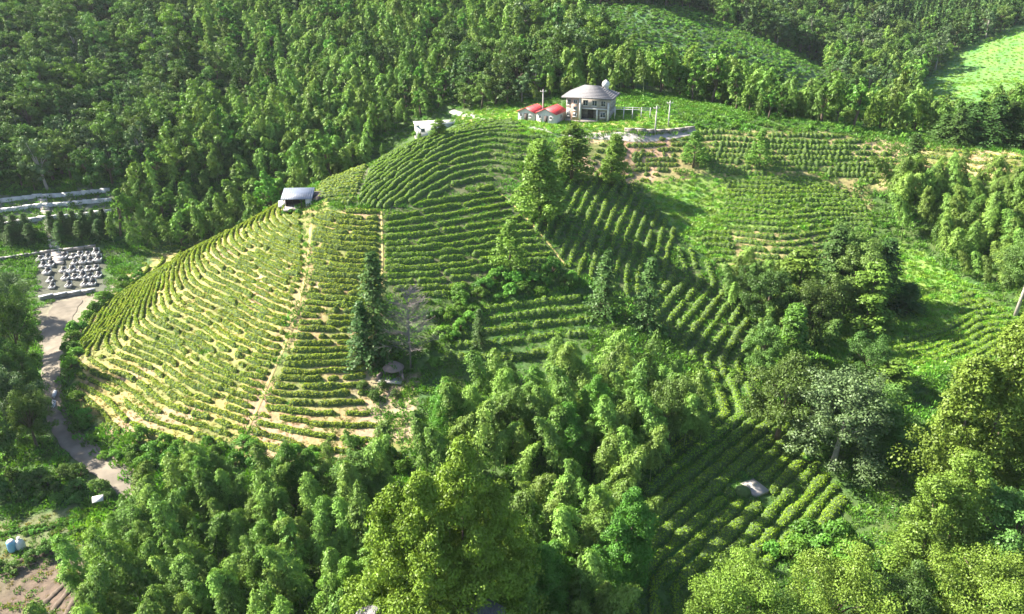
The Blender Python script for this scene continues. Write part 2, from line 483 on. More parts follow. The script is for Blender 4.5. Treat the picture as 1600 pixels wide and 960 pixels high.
# ------------------------------------------------------------------ tea rows along the contours
def contour_lines(F, level, GX, GY):
    a = F > level
    ci = np.nonzero((a[:-1, :-1] != a[:-1, 1:]) | (a[:-1, :-1] != a[1:, :-1]) | (a[:-1, :-1] != a[1:, 1:]))
    nxt = {}
    pts = {}
    def ep(key):
        if key in pts: return
        k, j, i = key
        if k == 0: j2, i2 = j, i + 1
        else: j2, i2 = j + 1, i
        f0, f1 = F[j, i], F[j2, i2]
        t = (level - f0) / (f1 - f0 + 1e-12)
        pts[key] = (GX[i] + (GX[i2] - GX[i]) * t, GY[j] + (GY[j2] - GY[j]) * t)
    for j, i in zip(*ci):
        e = []
        if a[j, i] != a[j, i + 1]: e.append((0, j, i))
        if a[j, i + 1] != a[j + 1, i + 1]: e.append((1, j, i + 1))
        if a[j + 1, i] != a[j + 1, i + 1]: e.append((0, j + 1, i))
        if a[j, i] != a[j + 1, i]: e.append((1, j, i))
        for p, q in ([(e[0], e[1])] if len(e) == 2 else [(e[0], e[1]), (e[2], e[3])] if len(e) == 4 else []):
            ep(p); ep(q)
            nxt.setdefault(p, []).append(q); nxt.setdefault(q, []).append(p)
    seen = set(); out = []
    starts = [k for k in nxt if len(nxt[k]) == 1] + list(nxt)
    for s0 in starts:
        if s0 in seen: continue
        ch = [s0]; seen.add(s0); cur = s0
        while True:
            n = [q for q in nxt[cur] if q not in seen]
            if not n: break
            cur = n[0]; seen.add(cur); ch.append(cur)
        if len(ch) > 3:
            out.append(np.array([pts[k] for k in ch]))
    return out

def resample(p, step):
    s = np.concatenate([[0], np.cumsum(np.linalg.norm(np.diff(p, axis=0), axis=1))])
    n = max(2, int(s[-1] / step) + 1)
    q = np.linspace(0, s[-1], n)
    return np.stack([np.interp(q, s, p[:, 0]), np.interp(q, s, p[:, 1])], 1)

def tea_row(pts, keep, wid, hgt, bushy, mat, dens):
    """one hedge: an uneven hull along the line and leaves all over it"""
    n = len(pts)
    seg = np.linalg.norm(np.diff(pts, axis=0), axis=1).mean()
    t = np.gradient(pts, axis=0)
    t /= np.linalg.norm(t, axis=1)[:, None] + 1e-9
    nrm = np.stack([t[:, 1], -t[:, 0]], 1)
    s = np.arange(n) * seg
    ph = rng.uniform(0, 9)
    bump = 1 - bushy * (0.5 + 0.5 * np.cos(2 * math.pi * (s / 1.15 + ph + 0.35 * np.sin(s * 0.7 + ph))))
    big = 1 + 0.16 * np.interp(s, np.arange(0, s[-1] + 4, 2.0), rng.normal(size=len(np.arange(0, s[-1] + 4, 2.0))))
    sz = np.clip(bump * big, 0.45, 1.35)
    K = 7
    th = np.linspace(0, math.pi, K)
    g = Geo()
    vis = keep
    # runs of kept samples
    i = 0
    allc = []; alld = []; alln = []
    while i < n:
        if not vis[i]: i += 1; continue
        j = i
        while j + 1 < n and vis[j + 1]: j += 1
        m = j - i + 1
        if m >= 3:
            sc = sz[i:j + 1].copy()
            e = np.minimum(np.arange(m), np.arange(m)[::-1])
            sc *= np.clip(0.45 + 0.4 * e, 0, 1)
            off = np.cos(th)[None] * wid * 0.5 * sc[:, None] * (1 + 0.12 * rng.normal(size=(m, K)))
            up = np.sin(th)[None] ** 0.7 * hgt * sc[:, None] * (1 + 0.10 * rng.normal(size=(m, K)))
            x = pts[i:j + 1, 0:1] + nrm[i:j + 1, 0:1] * off
            y = pts[i:j + 1, 1:2] + nrm[i:j + 1, 1:2] * off
            z = ground(x, y) + up - 0.06
            v = np.stack([x, y, z], -1)
            a = np.arange(m - 1)[:, None] * K; b = np.arange(K - 1)[None]
            q = np.stack([a + b, a + b + 1, a + K + b + 1, a + K + b], -1).reshape(-1, 4)
            g.add(v.reshape(-1, 3), q, None, 0)
            L = int(dens * seg * (m - 1))
            if L > 0:
                si = rng.uniform(0, m - 1.001, L); ki = (K - 1) * (0.5 + 0.5 * np.clip(rng.normal(size=L) * 0.55, -1, 0.999))
                ki = np.clip(ki, 0, K - 1.001)
                a0 = si.astype(int); b0 = ki.astype(int); fa = (si - a0)[:, None]; fb = (ki - b0)[:, None]
                c = (v[a0, b0] * (1 - fa) + v[a0 + 1, b0] * fa) * (1 - fb) + (v[a0, b0 + 1] * (1 - fa) + v[a0 + 1, b0 + 1] * fa) * fb
                ctr = np.stack([pts[i:j + 1, 0], pts[i:j + 1, 1], ground(pts[i:j + 1, 0], pts[i:j + 1, 1])], 1)[a0]
                d = c - ctr; d /= np.linalg.norm(d, axis=1)[:, None] + 1e-9
                d = d + np.array([0, 0, .3]) + rng.normal(size=(L, 3)) * 0.65
                allc.append(c + d * 0.03); alld.append(d); alln.append(c - ctr + np.array([0, 0, .25]))
        i = j + 1
    if g.n == 0: return None
    if allc:
        c = np.concatenate(allc); d = np.concatenate(alld)
        g.leaves(c, d, rng.uniform(0.2, 0.34, len(c)), 0.6, 1, rng.uniform(0.75, 1.3, len(c)), None, np.concatenate(alln))
    o = link('tea_hedge', g.mesh('tea_hedge', [M['tea_hull'], M[mat]]))
    return o

FH = ZS                                      # contour field
DIAG = (XX - YY) / math.sqrt(2)

def guide(pix, along):
    """rows that repeat one observed row sideways: pix is that row as seen; along is the axis it runs along"""
    w = np.array([at(*p)[:2] for p in pix])
    deg = min(2, len(w) - 1)
    if along == 'x':
        c = np.polyfit(w[:, 0], w[:, 1], deg); sl = np.polyval(np.polyder(c), w[:, 0].mean())
        return (YY - np.polyval(c, np.clip(XX, w[:, 0].min() - 6, w[:, 0].max() + 6))) / math.hypot(1, sl)
    c = np.polyfit(w[:, 1], w[:, 0], deg); sl = np.polyval(np.polyder(c), w[:, 1].mean())
    return (XX - np.polyval(c, np.clip(YY, w[:, 1].min() - 6, w[:, 1].max() + 6))) / math.hypot(1, sl)

FD = guide([(573, 302), (620, 262), (667, 232), (767, 202)], 'x')
FE = guide([(863, 390), (885, 340), (907, 297)], 'y')
FE2 = guide([(1033, 520), (1077, 467)], 'y')
FD2 = guide([(500, 312), (560, 306)], 'x')
FF = guide([(1010, 860), (1200, 690)], 'y')
FK = guide([(1400, 545), (1440, 538), (1490, 522)], 'x')
ORD = ['first', 'second', 'third', 'fourth', 'fifth', 'sixth', 'seventh', 'eighth', 'ninth', 'tenth', 'eleventh', 'twelfth', 'thirteenth', 'fourteenth', 'fifteenth',
       'sixteenth', 'seventeenth', 'eighteenth', 'nineteenth']
def ordinal(n):
    if n < 20: return ORD[n - 1]
    t = {2: 'twent', 3: 'thirt', 4: 'fort', 5: 'fift'}[n // 10]
    return t + 'ieth' if n % 10 == 0 else t + 'y-' + ORD[n % 10 - 1]
# outline as seen, field, step, (y0,y1,x0,x1 layout), gaps, width, height, bushy, material, label, group
BL = [
 ('A', [(150, 668), (128, 640), (116, 560), (140, 500), (215, 425), (240, 385), (450, 285), (470, 345), (475, 420), (440, 545), (372, 695), (250, 690)], FH, 0.58, (100, 214, -110, -30), .10, 0.72, .75, .16, 'tea_leaf_yellow',
  '%s yellowish tea hedge up from the foot of the sunlit shoulder', 'tea hedges on the sunlit shoulder'),
 ('B', [(486, 335), (592, 328), (595, 460), (572, 640), (640, 720), (560, 740), (386, 720), (392, 680), (455, 545), (488, 430)], FH, 0.60, (100, 186, -60, -10), .08, .8, .82, .14, 'tea_leaf_yellow',
  '%s tea hedge up between the straw path and the tall conifer', 'tea hedges between path and conifer'),
 ('C', [(600, 335), (690, 312), (770, 290), (800, 320), (880, 415), (840, 425), (760, 430), (690, 470), (640, 480), (600, 440)], FH, 0.70, (130, 205, -45, 20), .05, 1.0, .85, .12, 'tea_leaf',
  '%s tea hedge up from the bushy hollow on the curved slope', 'tea hedges above the bushy hollow'),
 ('D', [(560, 322), (565, 300), (580, 262), (640, 215), (735, 190), (800, 188), (850, 215), (800, 272), (700, 305), (600, 328)], FD, 1.7, (160, 245, -60, 20), .05, 1.05, .9, .14, 'tea_leaf',
  '%s tea hedge back on the upper slope under the hilltop', 'tea hedges on the upper slope'),
 ('D2', [(490, 312), (498, 290), (570, 250), (575, 262), (560, 300), (552, 322)], FD2, 1.6, (165, 225, -70, -30), .05, 1.0, .8, .25, 'tea_leaf_yellow',
  '%s short bright tea hedge up the crest behind the tin shed', 'short tea hedges on the crest'),
 ('E', [(815, 335), (850, 295), (930, 272), (985, 285), (1060, 365), (1040, 440), (990, 470), (900, 430), (860, 390)], FE, 2.15, (120, 225, 0, 60), .08, 1.2, 1.0, .42, 'tea_leaf',
  '%s tea hedge down the dark flank counted from its ridge', 'tea hedges on the dark flank'),
 ('E2', [(1065, 370), (1150, 460), (1190, 540), (1190, 600), (1120, 590), (1060, 545), (1000, 480), (1045, 440)], FE2, 2.3, (120, 225, 0, 60), .10, 1.5, 1.15, .5, 'tea_leaf',
  '%s bushy tea hedge along the gully side of the flank', 'bushy tea hedges along the gully'),
 ('F', [(1000, 1000), (950, 900), (1010, 760), (1060, 600), (1130, 575), (1195, 600), (1235, 660), (1330, 795), (1300, 850), (1180, 900), (1080, 1000)], FF, 2.0, (70, 145, 0, 70), .02, 1.6, .75, .12, 'tea_leaf',
  '%s thick straight tea hedge across the low field toward the gully', 'tea hedges in the low field'),
 ('G', [(925, 222), (1075, 212), (1085, 250), (1010, 285), (925, 275)], FH, 0.95, (180, 228, 10, 60), .35, 1.0, .7, .4, 'tea_leaf_yellow',
  '%s thin gappy tea hedge up the bare brown bank', 'thin tea hedges on the bare bank'),
 ('H', [(1085, 206), (1320, 208), (1410, 250), (1370, 290), (1270, 270), (1100, 276), (1085, 250)], FH, 0.95, (180, 236, 40, 115), .12, 1.25, .95, .45, 'tea_leaf',
  '%s tea hedge up the long terraces under the far ridge', 'tea hedges under the far ridge'),
 ('I', [(1130, 283), (1270, 275), (1345, 310), (1380, 370), (1320, 350), (1300, 410), (1200, 420), (1110, 410), (1090, 370), (1130, 340)], FH, 0.7, (160, 215, 35, 100), .10, 1.15, .8, .28, 'tea_leaf',
  '%s tea hedge up the gentle terraces in the bowl', 'tea hedges in the bowl'),
 ('J', [(1420, 232), (1605, 240), (1605, 275), (1480, 290), (1410, 270)], FH, 0.95, (170, 222, 90, 140), .25, 1.1, .75, .4, 'tea_leaf_yellow',
  '%s sparse tea hedge up the dry soil beside the ridge pines', 'sparse tea hedges by the ridge pines'),
 ('K', [(1395, 545), (1425, 520), (1500, 500), (1490, 440), (1620, 520), (1600, 560), (1500, 560), (1430, 575)], FK, 1.9, (130, 185, 70, 125), .10, 1.3, .8, .3, 'tea_leaf',
  '%s tea hedge back in the bright clearing below the bamboo wood', 'tea hedges in the bright clearing'),
 ('L', [(690, 560), (760, 480), (900, 455), (930, 500), (900, 560), (800, 590)], FH, 0.95, (125, 165, -20, 25), .10, 1.35, 1.0, .25, 'tea_leaf',
  '%s tea hedge up from the middle bamboo grove', 'tea hedges above the middle grove'),
]
CLEAR = [(at(1172, 768), 2.7), (at(612, 590), 4.2)]
nrows = 0
for (nm, poly, F, step, (y0, y1, x0, x1), gap, wid, hgt, bushy, mat, label, group) in BL:
    sub = (XX > x0 * U - 2) & (XX < x1 * U + 2) & (YY > y0 * U - 2) & (YY < y1 * U + 2)
    jj = np.nonzero(sub.any(1))[0]; kk = np.nonzero(sub.any(0))[0]
    Fs = F[jj[0]:jj[-1] + 1, kk[0]:kk[-1] + 1]
    gxs = GX[kk[0]:kk[-1] + 1]; gys = GY[jj[0]:jj[-1] + 1]
    near = nm in ('A', 'B', 'C', 'F', 'L', 'E', 'E2', 'K')
    num = 0
    for lv in np.arange(math.ceil(Fs.min() / step) * step, Fs.max(), step):
        hit = False
        for ln in contour_lines(Fs, lv + 1e-5, gxs, gys):
            if len(ln) < 4: continue
            p = resample(ln, 0.3)
            px, py = project(p[:, 0], p[:, 1], ground(p[:, 0], p[:, 1]))
            ok = inpoly(px, py, poly)
            if ok.sum() < 6: continue
            ns = len(p)
            k4 = np.arange(0, ns + 8, 4); k6 = np.arange(0, ns + 12, 6)
            gn = np.interp(np.arange(ns), k4, rng.uniform(size=len(k4)))
            keep = ok & (gn > gap)
            for cc, rr in CLEAR:
                keep &= np.hypot(p[:, 0] - cc[0], p[:, 1] - cc[1]) > rr
            wob = np.interp(np.arange(ns), k6, rng.normal(size=len(k6))) * 0.09
            t = np.gradient(p, axis=0); t /= np.linalg.norm(t, axis=1)[:, None] + 1e-9
            p2 = p + np.stack([t[:, 1], -t[:, 0]], 1) * wob[:, None]
            idx = np.nonzero(ok)[0]
            for run in np.split(idx, np.nonzero(np.diff(idx) > 6)[0] + 1):
                if len(run) < 8: continue
                sl = slice(run[0], run[-1] + 1)
                o = tea_row(p2[sl], keep[sl], wid, hgt, bushy, mat, 75 if near else 45)
                if o:
                    if not hit: num += 1; hit = True
                    tag(o, label % ordinal(num), 'tea hedge', group); nrows += 1
print('tea rows', nrows)

# ------------------------------------------------------------------ plants: prototypes
def lerp(a, b, t): return a + (b - a) * t

def bamboo_proto(seed, H=12.0, nodes=28, per=5, leaves=26, lsize=0.36, spread=1.35):
    r = np.random.default_rng(seed)
    stem = Geo(); fol = Geo()
    az = r.uniform(0, 6.28); lean = r.uniform(0.7, 3.8); drp = r.uniform(.06, .2)
    T = np.linspace(0, 1, 14)
    def cpos(t):
        t = np.asarray(t, float)
        hx = lean * t ** 3
        z = H * (t - drp * t ** 4)
        return np.stack([np.cos(az) * hx, np.sin(az) * hx, z], -1)
    stem.tube(cpos(T), np.linspace(0.075, 0.015, 14), 5)
    C = []; D = []; TI = []; FN = []
    for k in range(nodes):
        t = 0.30 + 0.70 * (k + r.uniform(-.3, .3)) / (nodes - 1)
        t = min(1.0, t)
        base = cpos(t)
        f = (t - 0.30) / 0.70
        L = spread * (0.55 + 0.75 * math.sin(math.pi * min(1, 0.18 + 0.80 * f)) ** 0.8) * r.uniform(0.8, 1.15)
        if f > 0.93: L *= 0.6
        for b in range(per):
            a = r.uniform(0, 6.28)
            el = r.uniform(0.05, 0.6)
            n = leaves
            s = r.uniform(0.12, 1.0, n) ** 0.75
            dirh = np.array([math.cos(a), math.sin(a), 0])
            p = base + dirh[None] * (s * L * math.cos(el))[:, None]
            p[:, 2] += s * L * math.sin(el) - 0.55 * L * s ** 2.2
            p += r.normal(size=(n, 3)) * 0.14
            d = dirh[None] * r.uniform(0.1, 0.9, (n, 1)) + np.array([0, 0, -1.0]) * r.uniform(0.1, 0.9, (n, 1)) + r.normal(size=(n, 3)) * 0.35
            C.append(p); D.append(d); TI.append(np.full(n, r.uniform(0.8, 1.2)) * r.uniform(0.85, 1.15, n))
            FN.append(dirh[None] * s[:, None] + np.array([0, 0, .55]) + 0 * p)
    C = np.concatenate(C); D = np.concatenate(D)
    fol.leaves(C, D, r.uniform(0.7, 1.25, len(C)) * lsize, 0.4, 0, np.concatenate(TI), r, np.concatenate(FN))
    return stem, fol

def clump_crown(fol, centres, radii, per, lsize, r, up=0.35, tv=0.22, flat=0.75):
    for c, R in zip(centres, radii):
        n = max(8, int(per))
        d = r.normal(size=(n, 3)); d /= np.linalg.norm(d, axis=1)[:, None]
        d[:, 2] = np.abs(d[:, 2]) * np.where(r.uniform(size=n) < 0.75, 1, -0.6)
        rad = R * r.uniform(0.55, 1.05, (n, 1)) * np.array([1, 1, flat])
        p = np.asarray(c) + d * rad
        ld = d + np.array([0, 0, up]) * r.uniform(-1, 1, (n, 1)) + r.normal(size=(n, 3)) * 0.7
        t = r.uniform(1 - tv, 1 + tv)
        fol.leaves(p, ld, r.uniform(0.7, 1.3, n) * lsize, 0.6, 0, t * r.uniform(0.8, 1.2, n), r, d + np.array([0, 0, .25]))

def broad_proto(seed, H=11.0, R=4.6, nc=95, per=190, lsize=0.27, trunk=0.28, shape='round'):
    r = np.random.default_rng(seed)
    stem = Geo(); fol = Geo()
    cz = H * 0.53
    cen = []; rad = []
    for k in range(nc):
        d = r.normal(size=3); d /= np.linalg.norm(d)
        if d[2] < -0.75: d[2] *= -1
        q = r.uniform(0.3, 1.0) ** 0.6
        wob = 1 + 0.22 * math.sin(3 * math.atan2(d[1], d[0]) + seed) + 0.15 * math.sin(5 * d[2] + seed * 2)
        c = np.array([d[0] * R * q * wob, d[1] * R * q * wob, cz + d[2] * H * 0.45 * q * wob])
        cen.append(c); rad.append(R * r.uniform(0.17, 0.31))
    clump_crown(fol, cen, rad, per, lsize, r)
    bend = r.normal(size=2) * 0.35
    tp = np.array([[0, 0, -0.4], [bend[0] * .4, bend[1] * .4, H * .2], [bend[0], bend[1], H * .42], [bend[0] * .7, bend[1] * 1.2, H * .62]])
    stem.tube(tp, [trunk * 1.3, trunk, trunk * .75, trunk * .4], 7)
    for k in r.choice(nc, 9, replace=False):
        c = cen[k]; s = tp[1] * .35 + tp[2] * .65
        mid = (s + c) / 2 + np.array([0, 0, 0.4])
        stem.tube([s, mid, c], [trunk * .5, trunk * .3, trunk * .1], 5)
    return stem, fol

def peaks_proto(seed, peaks, per=75, lsize=0.45, step=0.55):
    """a many-stemmed tree of pointed crowns"""
    r = np.random.default_rng(seed)
    stem = Geo(); fol = Geo()
    cen = []; rad = []
    for (px_, py_, H, R) in peaks:
        n = int(H / step * R * 1.15)
        for k in range(n):
            f = (k + r.uniform()) / n
            z = H * (0.12 + 0.88 * f)
            w = R * (1 - f ** 1.7) ** 0.75 * (0.85 + 0.25 * math.sin(7 * f + seed)) + 0.15
            if f < 0.12: w *= 0.8
            a = r.uniform(0, 6.28); q = r.uniform(0.08, 1.0) ** 0.5
            cen.append(np.array([px_ + math.cos(a) * w * q, py_ + math.sin(a) * w * q, z])); rad.append(r.uniform(0.6, 1.15) * (1.15 - 0.45 * f))
        stem.tube([[px_ * .3, py_ * .3, -.4], [px_ * .8, py_ * .8, H * .3], [px_, py_, H * .93]], [.24, .14, .02], 7)
    clump_crown(fol, cen, rad, per, lsize, r, 0.2, 0.2, 1.0)
    return stem, fol

def conifer_proto(seed, H=13.0, R=2.3, whorls=28, per=9, lv=20, lsize=0.36, droop=0.35, ragged=0.3):
    r = np.random.default_rng(seed)
    stem = Geo(); fol = Geo()
    stem.tube([[0, 0, -.4], [0.05, 0, H * .5], [0, 0.05, H * .99]], [.22, .13, .02], 6)
    C = []; D = []; TI = []; FN = []
    for k in range(whorls):
        f = (k + 0.5) / whorls
        z = H * (0.08 + 0.92 * f)
        L0 = R * (1 - f) ** 0.75 + 0.18
        for b in range(per):
            a = r.uniform(0, 6.28); L = L0 * r.uniform(1 - ragged, 1 + ragged * .6)
            s = r.uniform(0.1, 1.0, lv)
            dh = np.array([math.cos(a), math.sin(a), 0])
            p = dh[None] * (s * L)[:, None]
            p[:, 2] += z - droop * L * s ** 1.5 + r.normal(size=lv) * 0.12
            p[:, :2] += r.normal(size=(lv, 2)) * 0.16
            d = dh[None] + r.normal(size=(lv, 3)) * 0.5 + np.array([0, 0, -0.25])
            C.append(p); D.append(d); TI.append(np.full(lv, r.uniform(.8, 1.2))); FN.append(dh[None] * s[:, None] + np.array([0, 0, .5]) + 0 * p)
            if b % 3 == 0:
                stem.tube([[0, 0, z], dh * L * .8 + np.array([0, 0, z - droop * L * .6])], [.04, .012], 4, cap=False)
    C = np.concatenate(C); D = np.concatenate(D)
    fol.leaves(C, D, r.uniform(.7, 1.25, len(C)) * lsize, 0.45, 0, np.concatenate(TI) * r.uniform(.85, 1.15, len(C)), r, np.concatenate(FN))
    return stem, fol

def shrub_proto(seed, R=1.5, H=1.7, nc=18, per=90, lsize=0.25):
    r = np.random.default_rng(seed)
    stem = Geo(); fol = Geo()
    cen = []; rad = []
    for k in range(nc):
        a = r.uniform(0, 6.28); q = math.sqrt(r.uniform(0, 1))
        z = H * (0.35 + 0.5 * (1 - q * q) * r.uniform(0.6, 1.2))
        cen.append([math.cos(a) * R * q * .8, math.sin(a) * R * q * .8, z]); rad.append(R * r.uniform(.24, .4))
        if k % 2 == 0:
            stem.tube([[0, 0, -.2], [cen[-1][0] * .5, cen[-1][1] * .5, z * .6], cen[-1]], [.06, .04, .015], 4)
    clump_crown(fol, cen, rad, per, lsize, r)
    return stem, fol

def tuft_proto(seed, n=60, R=0.55, H=0.55, lsize=0.45, droop=0.3):
    r = np.random.default_rng(seed)
    fol = Geo()
    a = r.uniform(0, 6.28, n); q = np.sqrt(r.uniform(0, 1, n)) * R
    c = np.stack([np.cos(a) * q, np.sin(a) * q, H * r.uniform(0.1, 0.9, n) * (1 - 0.5 * q / R)], 1)
    d = np.stack([np.cos(a) * .6, np.sin(a) * .6, np.full(n, 0.9)], 1) + r.normal(size=(n, 3)) * 0.45
    fol.leaves(c, d, r.uniform(.6, 1.3, n) * lsize, 0.3, 0, r.uniform(.75, 1.25, n), r)
    return fol

class Kind:
    """plant shapes: separate stem and crown meshes for single plants, a joined one for masses"""
    def __init__(s, name, protos, leaf, bark, stem_name='trunk', crown_name='crown'):
        s.name = name; s.sn = stem_name; s.cn = crown_name
        s.meshes = []; s.hts = []; s.wid = []
        for i, (st, fo) in enumerate(protos):
            a = st.mesh(name + '_' + stem_name, [M[bark]], True)
            b = fo.mesh(name + '_' + crown_name, [M[leaf]])
            s.meshes.append((a, b)); s.hts.append(float(np.concatenate(fo.v)[:, 2].max())); s.wid.append(float(np.percentile(np.abs(np.concatenate(fo.v)[:, 0]), 97) * 2))
    def place(s, loc, scale=1.0, rz=None, label=None, cat=None, group=None, variant=None, sz=None, tilt=0.0):
        i = random.randrange(len(s.meshes)) if variant is None else variant
        o = empty(s.name, loc, random.uniform(0, 6.28) if rz is None else rz)
        o.scale = (scale, scale, scale * (sz or 1.0))
        if tilt:
            o.rotation_euler = (random.uniform(-tilt, tilt), random.uniform(-tilt, tilt), o.rotation_euler[2])
        link(s.sn, s.meshes[i][0], o); link(s.cn, s.meshes[i][1], o)
        tag(o, label, cat, group)
        return o

K = {}
K['bamboo'] = Kind('bamboo', [bamboo_proto(i, H=random.uniform(11, 13)) for i in range(9)], 'bamboo_leaf', 'bamboo_culm', 'culm', 'foliage')
K['broad'] = Kind('broadleaf_tree', [broad_proto(20 + i, H=random.uniform(9.5, 12), R=random.uniform(3.8, 5)) for i in range(5)], 'broad_leaf', 'bark')
K['grey'] = Kind('broadleaf_tree', [broad_proto(40 + i, H=12.5, R=5.0, nc=120) for i in range(2)], 'grey_leaf', 'pale_bark')
K['yellowround'] = Kind('broadleaf_tree', [broad_proto(50 + i, H=10.5, R=5.4, nc=125, per=280, lsize=.21) for i in range(2)], 'yellow_leaf', 'bark')
K['conifer'] = Kind('conifer_tree', [conifer_proto(60 + i, H=13.5, R=2.3) for i in range(3)], 'conifer_leaf', 'bark')
K['feather'] = Kind('feathery_tree', [peaks_proto(70, [(-.9, 0, 11.5, 2.2), (.7, .3, 13.5, 2.5)], 85, .4), peaks_proto(71, [(0, 0, 13, 2.4)], 85, .4)], 'feather_leaf', 'bark')
K['airy'] = Kind('feathery_tree', [peaks_proto(75, [(0, 0, 12, 2.6)], 42, .42)], 'feather_leaf', 'bark')
K['shrub'] = Kind('shrub', [shrub_proto(80 + i) for i in range(4)], 'shrub_leaf', 'bark', 'stems', 'foliage')
K['darkshrub'] = Kind('shrub', [shrub_proto(90 + i, 1.7, 2.1, 18) for i in range(3)], 'broad_leaf', 'bark', 'stems', 'foliage')

# ------------------------------------------------------------------ scattering
def scatter_pts(poly, spacing, yr, jitter=0.42, xr=(-260, 300)):
    xs = np.arange(xr[0], xr[1], spacing); ys = np.arange(yr[0] * U, yr[1] * U, spacing * 0.87)
    X, Y = np.meshgrid(xs, ys)
    X = X + (np.arange(len(ys)) % 2)[:, None] * spacing / 2
    X = X + rng.uniform(-jitter, jitter, X.shape) * spacing
    Y = Y + rng.uniform(-jitter, jitter, Y.shape) * spacing
    X = X.ravel(); Y = Y.ravel(); Z = ground(X, Y)
    px, py = project(X, Y, Z)
    k = inpoly(px, py, poly)
    return np.stack([X[k], Y[k], Z[k]], 1)

def mass(name, pts, objs_meshes, label, scale=(0.8, 1.2), sink=0.1, zs=(0.85, 1.2)):
    """uncountable cover: one object whose points carry copies of the given meshes"""
    pc = bpy.data.collections.new(name + '_shapes')
    for me in objs_meshes:
        pc.objects.link(bpy.data.objects.new(name + '_shape', me))
    n = len(pts)
    me = bpy.data.meshes.new(name)
    me.vertices.add(n)
    p = np.array(pts, np.float32); p[:, 2] -= sink
    me.vertices.foreach_set('co', p.ravel())
    sc = rng.uniform(*scale, n) * (1 + .45 * vnoise(p[:, 0], p[:, 1], 17, 91))
    scl = np.stack([sc, sc, sc * rng.uniform(*zs, n)], 1).astype(np.float32)
    rot = np.stack([rng.normal(size=n) * .09, rng.normal(size=n) * .09, rng.uniform(0, 6.28, n)], 1).astype(np.float32)
    a = me.attributes.new('scl', 'FLOAT_VECTOR', 'POINT'); a.data.foreach_set('vector', scl.ravel())
    a = me.attributes.new('rot', 'FLOAT_VECTOR', 'POINT'); a.data.foreach_set('vector', rot.ravel())
    a = me.attributes.new('pick', 'INT', 'POINT'); a.data.foreach_set('value', rng.integers(0, len(objs_meshes), n).astype(np.int32))
    o = link(name, me)
    ng = bpy.data.node_groups.new(name, 'GeometryNodeTree')
    ng.interface.new_socket('Geometry', in_out='INPUT', socket_type='NodeSocketGeometry')
    ng.interface.new_socket('Geometry', in_out='OUTPUT', socket_type='NodeSocketGeometry')
    N, L = ng.nodes, ng.links
    gi = N.new('NodeGroupInput'); go = N.new('NodeGroupOutput')
    ci = N.new('GeometryNodeCollectionInfo'); ci.inputs['Collection'].default_value = pc
    ci.inputs['Separate Children'].default_value = True; ci.inputs['Reset Children'].default_value = True
    ip = N.new('GeometryNodeInstanceOnPoints'); ip.inputs['Pick Instance'].default_value = True
    def na(nm, ty):
        x = N.new('GeometryNodeInputNamedAttribute'); x.data_type = ty; x.inputs['Name'].default_value = nm
        return x.outputs['Attribute']
    L.new(gi.outputs[0], ip.inputs['Points']); L.new(ci.outputs[0], ip.inputs['Instance'])
    L.new(na('pick', 'INT'), ip.inputs['Instance Index'])
    L.new(na('rot', 'FLOAT_VECTOR'), ip.inputs['Rotation'])
    L.new(na('scl', 'FLOAT_VECTOR'), ip.inputs['Scale'])
    L.new(ip.outputs[0], go.inputs[0])
    md = o.modifiers.new('cover', 'NODES'); md.node_group = ng
    tag(o, label, kind='stuff')
    return o

def joined(protos, leaf, bark, name):
    out = []
    for st, fo in protos:
        g = Geo()
        if st is not None:
            g.add(np.concatenate(st.v), np.concatenate(st.q), np.concatenate(st.t) if st.t else None, 1, 1.0)
        g.add(np.concatenate(fo.v), np.concatenate(fo.q), None, 0, np.concatenate(fo.ti))
        out.append(g.mesh(name, [M[leaf], M[bark]]))
    return out

far_bamboo = joined([bamboo_proto(200 + i, H=11, nodes=18, per=4, leaves=16, lsize=0.6) for i in range(4)], 'bamboo_leaf', 'bamboo_culm', 'bamboo')
far_broad = joined([broad_proto(210 + i, H=10.5, R=4.2, nc=50, per=70, lsize=0.5) for i in range(4)], 'broad_leaf', 'bark', 'broadleaf_tree')
far_broad += joined([broad_proto(216, H=10.5, R=4.2, nc=50, per=70, lsize=0.5)], 'feather_leaf', 'bark', 'broadleaf_tree') + joined([broad_proto(217, H=11.5, R=3.6, nc=50, per=70, lsize=0.5)], 'grey_leaf', 'pale_bark', 'broadleaf_tree') + joined([broad_proto(218, H=9, R=4.8, nc=50, per=70, lsize=0.5)], 'conifer_leaf', 'bark', 'broadleaf_tree')
far_bamboo += joined([bamboo_proto(206, H=11, nodes=18, per=4, leaves=16, lsize=0.6)], 'feather_leaf', 'bamboo_culm', 'bamboo') + joined([broad_proto(219, H=9.5, R=2.8, nc=36, per=50, lsize=0.6)], 'shrub_leaf', 'bark', 'broadleaf_tree')
far_conifer = joined([conifer_proto(220 + i, H=12, R=2.2, whorls=14, per=6, lv=8, lsize=0.9) for i in range(2)], 'conifer_leaf', 'bark', 'conifer_tree')
far_shrub = joined([shrub_proto(230 + i, 1.5, 1.5, 9, 26, .6) for i in range(3)], 'shrub_leaf', 'bark', 'shrub')

